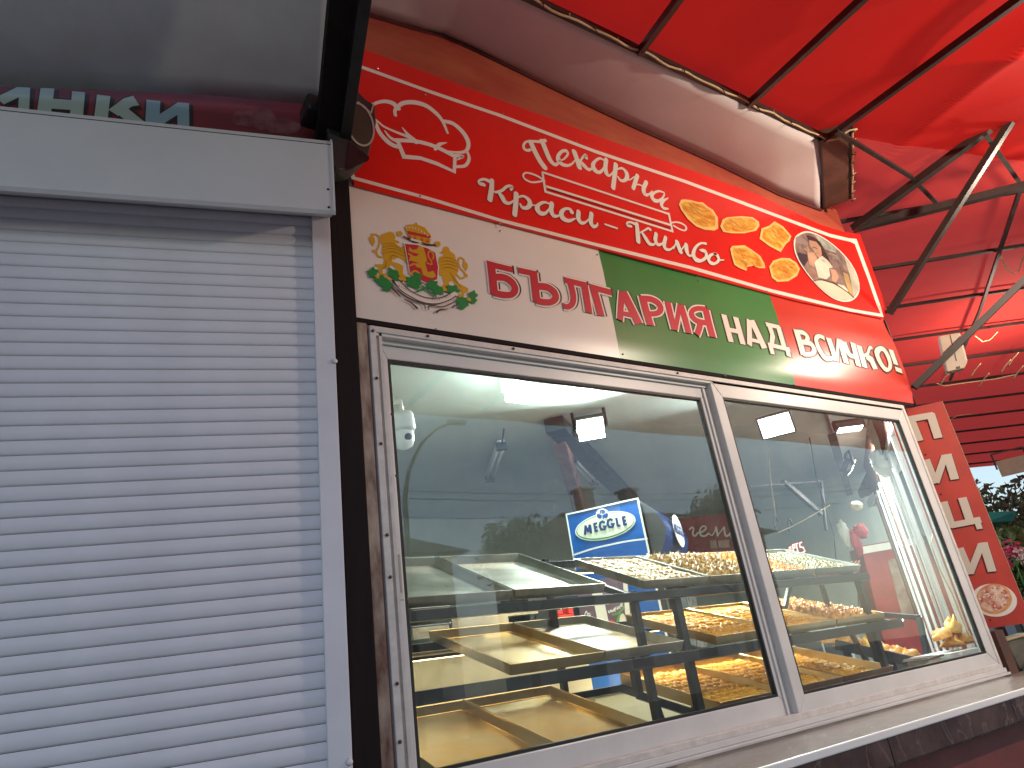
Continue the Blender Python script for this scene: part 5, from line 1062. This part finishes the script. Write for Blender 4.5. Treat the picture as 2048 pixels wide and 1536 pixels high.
# cream cabinet
a, b_ = onY(828, 1318, 1.25), onY(1190, 1230, 1.25)
f = MB(); f.box((a.x - .4, 1.25, .48), (onY(1190, 1400, 1.25).x, 1.95, onY(1000, 1290, 1.25).z)); g = MB(); g.box((a.x - .42, 1.23, onY(1000, 1290, 1.25).z + .002), (onY(1190, 1400, 1.25).x + .01, 1.97, onY(1000, 1290, 1.25).z + .03))
h = MB(); h.box((1.9, 1.242, .6), (1.905, 1.249, 1.3)); simple('cabinet', 'cream painted cabinet standing behind the lower left trays', 'cabinet', [('body', M['cream'], f, V((2, 1.6, .48))), ('worktop', M['shiny'], g, None), ('door_gap', M['rubber'], h, None)])
ct = onY(1000, 1290, 1.25).z + .032
# stacked pans and tins on it
for k, (q0, q1, y, m, lab) in enumerate((((826, 1245), (878, 1215), 1.3, 'alu', 'grey metal tin on the cabinet, lowest of the left stack'), ((826, 1280), (880, 1250), 1.3, 'alu', 'wide metal pan on the cabinet under the grey tin'),
                                       ((905, 1262), (1000, 1228), 1.38, 'alu', 'long metal loaf tin behind the yellow-tinted tray'), ((960, 1238), (1060, 1212), 1.45, 'alu', 'long metal loaf tin highest in the pile behind the middle shelf'))):
    p0, p1 = onY(*q0, y), onY(*q1, y); f = MB(); x0, x1 = min(p0.x, p1.x), max(p0.x, p1.x) + .05; z0, z1 = min(p0.z, p1.z), max(p0.z, p1.z); f.box((x0, y, z0), (x1, y + .3, z1)); g = MB(); g.box((x0 - .006, y - .006, z1 + .001), (x1 + .006, y + .306, z1 + .006))
    simple('metal_tin', lab, 'tin', [('body', M[m], f, V((x0, y, z0))), ('rim', M['shiny'], g, None)], 'metal tins on the cabinet')
p0, p1 = onY(1062, 1245, 1.5), onY(1165, 1205, 1.5); f = MB(); f.box((p0.x, 1.5, 1.3), (p1.x, 1.8, p1.z + .08)); g = MB(); g.box((p0.x + .03, 1.492, p0.z - .03), (p1.x - .03, 1.499, p1.z + .02))
simple('microwave', 'dark appliance box behind the top shelf, next to the red holder', 'appliance', [('case', M['fdark'], f, V((p0.x, 1.5, 1.3))), ('door', M['rubber'], g, None)])
a = onY(1128, 1228, 1.4); f = MB(); f.box((a.x - .055, 1.38, a.z - .03), (a.x + .055, 1.44, a.z - .005)); f.box((a.x - .055, 1.38, a.z - .004), (a.x - .02, 1.44, a.z + .02)); f.box((a.x + .02, 1.38, a.z - .004), (a.x + .055, 1.44, a.z + .03))
g = MB(); g.tube([(a.x - .012, 1.41, a.z - .004), (a.x - .008, 1.41, a.z + .07)], .003); g.tube([(a.x + .016, 1.41, a.z - .004), (a.x + .006, 1.41, a.z + .07)], .003)
simple('utensil_holder', 'small bright red plastic holder with two thin rods on the counter', 'holder', [('holder', M['redpl'], f, a), ('rod', M['shiny'], g, None)])
# low chest and blue drum
a = onY(1255, 1350, 1.3); f = MB(); lathe(f, V((a.x, 1.5, .48)), [(.19, 0), (.21, .3), (.21, a.z - .40), (.19, a.z - .36)]); g = MB(); lathe(g, V((a.x, 1.5, a.z + .125)), [(.2, 0), (.215, .02), (.2, .05)])
simple('drum', 'blue round drum with a white lid between the rack legs', 'drum', [('body', M['blue'], f, V((a.x, 1.5, .48))), ('lid', M['white'], g, None)])
a, b_ = onY(1190, 1395, 1.15), onY(1262, 1375, 1.15); f = MB(); f.box((a.x, 1.15, .48), (a.x + .75, 1.6, a.z)); g = MB(); g.box((a.x - .01, 1.14, a.z + .001), (a.x + .76, 1.61, a.z + .015))
simple('low_chest', 'low grey metal chest with a bright rim behind the rack foot', 'chest', [('body', M['inwall'], f, V((a.x, 1.15, .48))), ('rim', M['shiny'], g, None)])

# ---- red sign with white script on the back wall
q0 = onY(1400, 1031, 3.1); RP = Plane(q0, V((.83, -.57, 0)), V((-.57, -.83, 0)))
BS = empty('back_sign', q0, 'dark red sign with pale script letters far inside, left of the mullion', 'sign')
MB().slab([RP.px(*q) for q in ((1345, 1038), (1500, 1022), (1520, 1120), (1365, 1135))], -RP.n * .02).build('board', mat('dark_sign_red', (.22, .035, .04), .5, var=.1), BS)
P = Print(RP, .003).zoom(1340, 1000, 6.827)
for q, w_ in (([(268, 400), (300, 375), (322, 395), (310, 450), (325, 490), (355, 480), (375, 450)], 20), ([(385, 450), (440, 435), (490, 390), (475, 358), (430, 370), (405, 430), (425, 485), (480, 490), (530, 455)], 22), ([(540, 470), (575, 480), (610, 430), (625, 370)], 14), ([(628, 372), (640, 430), (650, 485)], 24), ([(652, 480), (700, 420), (735, 370)], 14),
             ([(738, 372), (745, 440), (760, 490), (800, 480), (830, 440)], 22), ([(850, 400), (835, 460), (850, 515), (890, 510)], 24)): P.stroke('w', q, w_)
P.build({'w': ('lettering', M['pwhite'])}, BS)
f = MB(); f.slab([RP.px(1340 + x / 6.827, 1000 + y / 6.827, .006) for x, y in ((540, 560), (620, 550), (650, 660), (550, 665))], RP.n * .01); f.slab([RP.px(1340 + x / 6.827, 1000 + y / 6.827, .008) for x, y in ((650, 560), (800, 545), (810, 650), (665, 660))], RP.n * .01); f.build('hand_print', mat('sign_print_tan', (.36, .24, .19), .5, var=.2), BS)

# ---- right part: shelves, bags, pastries at the side window
def at(px, py, s_): # point at distance s_ along side wall, just inside
    d = ray(px, py); o = V((4.12, .04, 0)) - W2OUT * .06; n_ = W2OUT; t = (o - CAM).dot(n_) / d.dot(n_); return CAM + d * t
def crumple(name, c, rx, ry, rz, m, label, cat, seed, group=None):
    f = MB()
    def fn(u, v):
        a = u * 2 * math.pi; b2 = (v - .5) * math.pi; p_ = V((math.cos(a) * math.cos(b2), math.sin(a) * math.cos(b2), math.sin(b2)))
        k = 1 + .28 * noise.noise(p_ * 2.4 + V((seed, 0, 0))) + .12 * noise.noise(p_ * 7 + V((0, seed, 0))); return V(c) + V((p_.x * rx * k, p_.y * ry * k, p_.z * rz * k))
    f.grid(fn, 26, 20); return tag(f.build(name, m), label, cat, group)
crumple('bag_bundle', onY(1768, 868, .75), .13, .09, .15, M['bag'], 'bulky bundle of white plastic bags hanging at the top right corner inside', 'bag', 3)
crumple('bag_bundle', onY(1775, 925, .85), .16, .09, .12, M['bag'], 'lower white plastic bag hanging below the bulky bundle', 'bag', 5)
crumple('bag_bundle', onY(1690, 1070, 1.3), .05, .035, .11, M['bag'], 'white plastic bag hanging beside the red carrier bags', 'bag', 8)
crumple('carrier_bag', onY(1712, 1085, 1.25), .04, .035, .10, M['redcloth'], 'longer pink-red carrier bag hanging from the timber', 'bag', 11)
crumple('carrier_bag', onY(1722, 1062, 1.22), .075, .035, .06, M['redcloth'], 'shorter red carrier bag hanging above the longer one', 'bag', 14)
crumple('paper_bag', onY(1712, 1012, 1.2), .07, .04, .035, M['cream'], 'small crumpled cream paper bag on the timber above the red bags', 'bag', 17)
f = MB()
p0, p1 = onZ(1768, 905, 2.95), onZ(1715, 1015, 2.80); f.bar(p0, p1, .10, .08); tag(f.build('lintel_beam', M['timber']), 'brown timber beam sloping down behind the white bags', 'beam')
f = MB(); p0, p1 = onZ(1792, 935, 2.78), onZ(1718, 1035, 2.70); f.bar(p0, p1, .03, .07); tag(f.build('white_rail', M['white']), 'white rail sloping along the top of the side window', 'rail')
# white slab standing in for the ceiling patch lit by the floodlight
f = MB(); f.slab([onZ(1655, 830, 3.06), onZ(1800, 830, 3.06), onZ(1765, 900, 3.06), onZ(1712, 1008, 3.06)], (0, 0, .02)); tag(f.build('lit_ceiling_patch', M['white']), 'white triangular sheet added for the brightly lit patch of ceiling at right', 'panel')
f = MB(); f.bar(onZ(1665, 875, 2.9), onZ(1712, 1032, 2.9), .06, .06); tag(f.build('perforated_post', M['rack']), 'dark perforated rail running down beside the bright ceiling patch', 'rail')
# far end grey partition with appliances
f = MB(); p0 = onY(1500, 1180, 1.9); f.box((p0.x - .1, 1.9, .48), (p0.x + 1.1, 2.3, 1.62)); g = MB()
for k in range(3): g.box((p0.x + .0 + .36 * k, 1.893, .6), (p0.x + .33 + .36 * k, 1.899, 1.55))
simple('steel_counter', 'grey steel cupboard seen between the shelves in the right pane', 'cupboard', [('body', M['inwall'], f, V((p0.x, 2, .48))), ('door', M['fdark'], g, None)])
# wicker tray on top right
a = onY(1672, 1148, .95); f = MB(); lathe(f, a, [(.10, -.03), (.15, .0), (.16, .035), (.145, .035), (.10, -.01)], n=26)
WB = empty('wicker_basket', a, 'flat brown wicker basket behind the end of the pistachio tray', 'basket'); f.build('weave', M['wicker'], WB)
f = MB()
for k in range(26): t = 2 * math.pi * k / 26; f.tube([a + V((.15 * math.cos(t), .15 * math.sin(t), .03)), a + V((.165 * math.cos(t + .2), .165 * math.sin(t + .2), .055))], .004, n=5)
f.build('rim_loop', M['wicker'], WB)
# lower pastry shelf by the side window
s0, s1 = onY(1668, 1286, 1.05), onY(1858, 1328, .52); hv = V((.0, .30, .06))
PSH = empty('pastry_shelf', s0, 'black framed sloping pastry shelf beside the side window, bottom right', 'shelf')
f = MB(); f.slab([s0, s1, s1 + V((.25, .3, .03)), s0 + V((.25, .3, .03))], (0, 0, -.012)); f.build('tray_board', M['alu2'], PSH)
f = MB(); f.bar(s0 + V((0, -.01, -.01)), s1 + V((0, -.01, -.01)), .02, .06); f.build('front_rail', M['rack'], PSH)
for t in (.12, .45, .6, .95): f = MB(); q = s0.lerp(s1, t); f.bar(q + V((0, 0, -.03)), q + V((.05, 0, -.5)), .03); f.build('leg', M['rack'], PSH)
f = MB(); q = onY(1838, 1235, .52); f.bar(s1 + V((0, 0, .01)), q, .028); f.build('post', M['rack'], PSH)
f = MB(); q2 = onY(1715, 1225, 1.0); f.bar(q2, q, .028); f.build('top_rail', M['rack'], PSH)
random.seed(33); pm = [blob('bread', M['p_orange'], .15, .10, .05, 'twist', k) for k in range(3)]; pm2 = blob('bread', M['p_yellow'], .14, .07, .07, 'twist', 8)
labs = ['first baked bun from the left on the sloping shelf', 'second baked bun from the left on the sloping shelf', 'third baked bun on the sloping shelf', 'yellow twisted bun standing on the sloping shelf', 'fifth baked bun on the sloping shelf', 'sixth baked bun on the sloping shelf', 'last baked bun on the sloping shelf, nearest the scale']
for k in range(7):
    q = s0.lerp(s1, .06 + .14 * k) + V((.09, .10, .014)); me = pm2 if k == 3 else pm[k % 3]; p_ = bpy.data.objects.new('bun', me); p_.location = q; p_.rotation_euler = (0, 0, random.uniform(0, 3)); col.objects.link(p_); tag(p_, labs[k], 'bun', 'buns on the sloping shelf')
for k, (x_, y_, lab) in enumerate(((1908, 1265, 'yellow twisted pastry in the pile at the lower right, topmost'), (1905, 1292, 'baked pastry lowest in the pile near the right frame'), (1925, 1288, 'baked pastry in the pile closest to the right frame'), (1888, 1278, 'baked pastry left in the pile by the right frame'))):
    p_ = bpy.data.objects.new('pastry', pm2 if k == 0 else pm[k % 3]); p_.location = onY(x_, y_, .30); p_.rotation_euler = (.2, .1, k); col.objects.link(p_); tag(p_, lab, 'pastry', 'pastries piled by the right frame')
f = MB(); a = onY(1905, 1302, .30); f.box((a.x - .22, .2, a.z - .02), (a.x + .1, .42, a.z)); f.box((a.x - .2, .22, .48), (a.x + .06, .4, a.z - .021)); tag(f.build('serving_ledge', M['white']), 'white serving ledge under the pastry pile at the right frame', 'ledge')
# scale / payment box
a = onY(1862, 1322, .22); SCL = empty('counter_scale', a, 'small cream counter scale with a dark display at the lower right of the window', 'scale')
f = MB(); f.box((a.x - .05, .20, a.z - .06), (a.x + .07, .32, a.z + .01)); f.build('body', M['beige'], SCL, bevel=.006); f = MB(); f.box((a.x - .03, .195, a.z - .035), (a.x + .05, .199, a.z - .005)); f.build('display', M['rubber'], SCL); f = MB(); f.box((a.x - .07, .19, a.z + .012), (a.x + .09, .33, a.z + .022)); f.build('pan', M['shiny'], SCL, bevel=.003)
# cable inside the right edge
f = MB(); pp = [onY(*q, .16) for q in ((1842, 1005), (1852, 1022), (1868, 1060), (1862, 1090), (1880, 1140), (1905, 1190), (1925, 1240), (1945, 1290))]
q2 = []
for i in range(len(pp) - 1):
    for k in range(3): q2.append(pp[i].lerp(pp[i + 1], k / 3))
f.tube(q2, .004, n=6); tag(f.build('power_cable', M['cable']), 'thin dangling cable running down inside the right edge of the window', 'cable')
# red kiosk front beyond the side window
o = onX(1790, 1180, 6.9); KP = Plane(o, V((.75, -.66, 0)), V((-.66, -.75, 0))); RKx = empty('red_cabinet', o, 'tall red cabinet with a tan poster standing beyond the side window', 'cabinet')
MB().slab([KP.px(*q) for q in ((1722, 1092), (1850, 1070), (1905, 1300), (1780, 1330))], -KP.n * .4).build('body', mat('cabinet_red', (.30, .03, .03), .4, var=.15), RKx)
MB().slab([KP.px(*q, .004) for q in ((1775, 1120), (1832, 1108), (1862, 1225), (1806, 1240))], KP.n * .003).build('poster_print', mat('poster_tan', (.36, .27, .2), .5, c2=(.22, .12, .1), vscale=9), RKx)
MB().slab([KP.px(*q, .004) for q in ((1722, 1094), (1850, 1072), (1853, 1086), (1726, 1108))], KP.n * .003).build('white_band', M['pwhite'], RKx)
# cords in the right pane, with mirrored struts and LED text built as objects
f = MB(); f.bar(onY(1566, 962, 1.5), onY(1642, 1028, 1.5), .035); f.bar(onY(1500, 973, 1.5), onY(1640, 962, 1.5), .014); f.bar(onY(1642, 962, 1.5), onY(1652, 1060, 1.5), .02); tag(f.build('strut_reflection', M['fdark']), 'dark bars above the pistachio tray, imitating canopy struts mirrored in the pane', 'bracket')
for k, (q, lab) in enumerate((([(1535, 890), (1541, 960), (1552, 1035)], 'thin pale hanging cord, left one in the right pane'), ([(1618, 870), (1632, 950), (1668, 1070), (1672, 1120)], 'dark hanging cord between the dark bars and the red bags'), ([(1660, 1010), (1600, 1045), (1556, 1066)], 'pale cord running slantwise below the dark bars'))):
    pp = [onY(*z_, 1.45) for z_ in q]; q2 = [pp[i].lerp(pp[i + 1], t / 4) for i in range(len(pp) - 1) for t in range(4)] + [pp[-1]]
    f = MB(); f.tube(q2, .005, n=6); tag(f.build('hanging_cord', M['cable'] if k != 1 else M['rubber']), lab, 'cord')
for x_, y_, lab in ((1503, 875, 'small dark hook hanging left of the square floodlight'), (1552, 1045, 'small dark hook on the back wall above the trays'), (1580, 1050, 'curled dark cable end on the back wall')):
    a = onY(x_, y_, 1.7); f = MB(); f.tube([a + V((.03 * math.cos(t), 0, .05 * math.sin(t * 1.3))) for t in [k * .5 for k in range(9)]], .008, n=6); tag(f.build('hook', M['fdark']), lab, 'hook')
LD = Plane(onY(1595, 1098, .95), V((1, 0, 0)), V((0, -1, 0))); LDE = empty('led_reflection', onY(1595, 1098, .95), 'small glowing red characters above the pistachio tray, imitating an LED sign mirrored in the glass', 'reflection')  # glowing strokes imitate the reflection of an outside LED sign
P = Print(LD, .0).zoom(1340, 1000, 6.827)
for q in ([(1800, 575), (1768, 590), (1775, 640), (1822, 650), (1842, 700), (1800, 722)], [(1712, 600), (1748, 592)], [(1722, 600), (1748, 712)], [(1668, 615), (1700, 608), (1708, 650), (1678, 655)], [(1672, 618), (1692, 735)], [(1625, 650), (1655, 640)], [(1628, 672), (1655, 665)]): P.stroke('d', q, 9, False)
P.build({'d': ('digits', M['ledrefl'])}, LDE)
# neon shelf strip
f = MB(); pp = [onY(*q, .8) for q in ((1750, 1250), (1762, 1252), (1775, 1246), (1790, 1245), (1805, 1240))]; f.tube(pp, .007, n=8); tag(f.build('led_strip', emis('led_strip', (1, 1, 1), 6)), 'short glowing white strip beside the sloping shelf', 'led strip')
# led text board across the street left out, its mirrored text glows inside
# ---- green-grey partition behind the left trays


# ================================================================ outside right: hedge, flowers, teal awning, stone case
def foliage(name, c, r, n, size, m, parent, seed, flat=.7):
    random.seed(seed); f = MB()
    for _ in range(n):
        a = random.uniform(0, 6.283); u = random.uniform(-1, 1); rr = (random.random() ** .4); k = .75 + .45 * noise.noise(V((math.cos(a) * 1.6, math.sin(a) * 1.6, u * 2 + seed)))
        s_ = math.sqrt(1 - u * u); p_ = V(c) + V((r[0] * rr * k * s_ * math.cos(a), r[1] * rr * k * s_ * math.sin(a), r[2] * rr * k * u))
        d = V((random.gauss(0, 1), random.gauss(0, 1), random.gauss(0, .6))).normalized(); e = d.orthogonal().normalized(); e = Matrix.Rotation(random.uniform(0, 6.28), 3, d) @ e; g_ = d.cross(e); s2 = size * random.uniform(.6, 1.3)
        f.add([p_ - e * s2, p_ + g_ * s2 * .38, p_ + e * s2, p_ - g_ * s2 * .38], [(0, 1, 2, 3)])
    return f.build(name, m, parent)
def tree(name, base, h, r, label, seed, m='leaf', n=2600, size=.07, trunk=.09, cat='tree', group=None):
    t = empty(name, base, label, cat, group); b = V(base); f = MB(); random.seed(seed); top_ = b + V((0, 0, h - r[2] * .6))
    f.tube([b, b.lerp(top_, .5) + V((random.uniform(-.1, .1), 0, 0)), top_], [trunk, trunk * .75, trunk * .4], n=8)
    for k in range(6):
        s_ = b.lerp(top_, random.uniform(.45, .9)); a = random.uniform(0, 6.28); f.tube([s_, s_ + V((math.cos(a) * r[0] * .5, math.sin(a) * r[1] * .5, r[2] * .35))], [trunk * .4, trunk * .12], n=6)
    f.build('trunk', M['bark'], t); foliage('crown', b + V((0, 0, h - r[2])), r, n, size, M[m], t, seed); return t
g0 = onX(1990, 1040, 10.5)
tree('tree', (10.6, 2.9, 0), 3.3, (1.3, 1.2, .95), 'dark bushy tree whose crown fills the gap right of the vertical sign', 4, n=7500, size=.06)
tree('tree', (13.6, 2.4, 0), 3.9, (1.6, 1.4, 1.2), 'darker tree behind the bushy one, reaching up against the sky', 8, n=4200, size=.09)
tree('shrub', (8.9, 1.85, 0), 2.45, (.75, .7, .45), 'yellow-green leafy shrub right of the vertical sign', 12, m='leaf2', n=2200, size=.06, trunk=.04, cat='shrub')
tree('shrub', (8.9, 1.2, 0), 2.0, (.9, .8, .8), 'dark shrub with flowers low beside the vertical sign', 15, n=2600, size=.06, trunk=.04, cat='shrub')
TA = empty('teal_awning', onX(2000, 1035, 9.6), 'teal fabric awning edge between the trees and the vertical sign', 'awning')
a, b_, c_, d_ = onX(1962, 1024, 8.0), onX(2034, 1022, 8.4), onX(2026, 1042, 8.4), onX(1968, 1046, 8.0); MB().slab([a, b_, c_, d_], (.3, .3, .02)).build('fabric', M['teal'], TA)
MB().bar(d_ + V((.1, .1, 0)), V((d_.x + .1, d_.y + .1, 0)), .05).build('pole', M['fdark'], TA)
for (x_, y_, m_, lab, sd2) in ((2022, 1100, 'pink', 'bright pink flower cluster right of the vertical sign', 3), (2012, 1130, 'pink', 'smaller pink flower cluster below the bright one', 5), (2051, 1110, 'petalw', 'white flower cluster at the right edge of the photo', 7)):
    q = onX(x_, y_, 7.9); t = empty('flower_cluster', q, lab, 'flowers'); random.seed(sd2); f = MB(); R_ = .10 if sd2 != 5 else .05
    for _ in range(90):
        d = V((random.gauss(0, 1), random.gauss(0, 1), random.gauss(0, .8))); d = d.normalized() * R_ * random.random() ** .5; e = V((random.gauss(0, 1), random.gauss(0, 1), random.gauss(0, 1))).normalized() * .022; g_ = e.orthogonal().normalized() * .02
        f.add([q + d - e, q + d + g_, q + d + e, q + d - g_], [(0, 1, 2, 3)])
    f.build('petals', M[m_], t); MB().tube([q, q + V((.02, .02, -.3)), V((q.x + .05, q.y + .05, .6))], .006, n=5).build('stem', M['leafg'], t)
# small stone-framed case on the counter at right
a = onX(2000, 1335, 4.62); b_ = onX(2075, 1275, 4.75)
SC = empty('glass_case', V((4.7, -.1, 1.25)), 'small dark stone block with a pale top edge, standing right of the counter end', 'block')
p = [onX(2013, 1282, 4.75), onX(2078, 1264, 4.85), onX(2092, 1340, 4.85), onX(2040, 1338, 4.75)]
f = MB(); f.slab(p, (.22, .2, 0)); f.build('block', mat('stone_block', (.15, .13, .10), .5, c2=(.08, .08, .06), vscale=14), SC, bevel=.004)
MB().bar(p[0] + V((0, 0, .006)), p[1] + V((0, 0, .006)), .02, .012).build('top_edge', M['cable'], SC)
# maroon post below pizza sign
MB().box((4.07, -.02, 1.24), (4.16, .04, 1.47)).build('corner_stile', M['timber'], K)

# ================================================================ street behind the camera (seen mirrored in the panes)
def house(x0, x1, y0, y1, h, rh, label, chim=(), wins=3):
    t = empty('house', ((x0 + x1) / 2, (y0 + y1) / 2, 0), label, 'house'); f = MB(); f.box((x0, y0, 0), (x1, y1, h)); f.build('wall', M['house'], t)
    ym = (y0 + y1) / 2; e = .5; f = MB(); v = [(x0 - e, y0 - e, h), (x1 + e, y0 - e, h), (x1 + e, y1 + e, h), (x0 - e, y1 + e, h), (x0 + 1.8, ym, h + rh), (x1 - 1.8, ym, h + rh)]
    f.add(v, [(0, 1, 5, 4), (1, 2, 5), (2, 3, 4, 5), (3, 0, 4), (3, 2, 1, 0)]); rf = f.build('roof', M['roof'], t)
    for cx in chim: f = MB(); f.box((cx, ym - .3, h + rh * .5), (cx + .7, ym + .3, h + rh + 1.0)); f.box((cx - .1, ym - .4, h + rh + 1.0), (cx + .8, ym + .4, h + rh + 1.12)); f.build('chimney', M['house'], rf)
    for k in range(wins):
        for z_ in (1.2, 4.0):
            if z_ + 1.2 < h: x_ = x0 + (x1 - x0) * (k + .5) / wins; f = MB(); f.box((x_ - .5, y1 + .001, z_), (x_ + .5, y1 + .04, z_ + 1.2)); f.build('window', mat('house_glass', (.05, .06, .08), .1), t)
house(17.0, 27.5, -26, -19, 6.0, 1.9, 'pale house with a hipped roof and two chimneys across the street, behind the viewer', chim=(19.9, 22.6))
house(3.5, 11.2, -25, -19, 5.6, 1.6, 'grey house across the street behind the viewer, left of the reflected tree')
tree('tree', (13.3, -18, 0), 6.9, (1.9, 1.6, 1.6), 'broad round tree across the street, mirrored in the left pane', 31, n=3600, size=.13, trunk=.16)
tree('tree', (23.0, -17.5, 0), 8.0, (1.9, 1.6, 1.9), 'taller tree across the street, mirrored beside the window mullion', 37, n=3000, size=.14, trunk=.16)
LP = empty('street_lamp', (9.2, -18, 0), 'curved-arm street lamp across the street, mirrored at the left of the window', 'street lamp')
f = MB(); f.tube([(9.2, -18, 0), (9.2, -18, 7.2), (9.45, -18, 8.2), (9.95, -18, 9.1), (10.6, -18, 9.7), (11.2, -18, 9.95)], [.1, .09, .07, .06, .05, .05], n=8); f.build('pole', M['fdark'], LP); f = MB(); f.obox((11.4, -18, 9.98), (.35, 0, 0), (0, .12, 0), (0, 0, .06)); f.build('lamp_head', M['fdark'], LP)
for k, z_ in enumerate((7.1, 7.4, 6.6)):
    f = MB(); f.tube([(-8 + 42 * t / 24, -17 - .2 * k, z_ + .8 * (t / 24 - .5) ** 2 * 4 - .2) for t in range(25)], .009, n=5); tag(f.build('overhead_cable', M['rubber']), ['lowest-but-one overhead cable crossing the street', 'topmost overhead cable crossing the street', 'lowest overhead cable crossing the street'][k], 'cable')
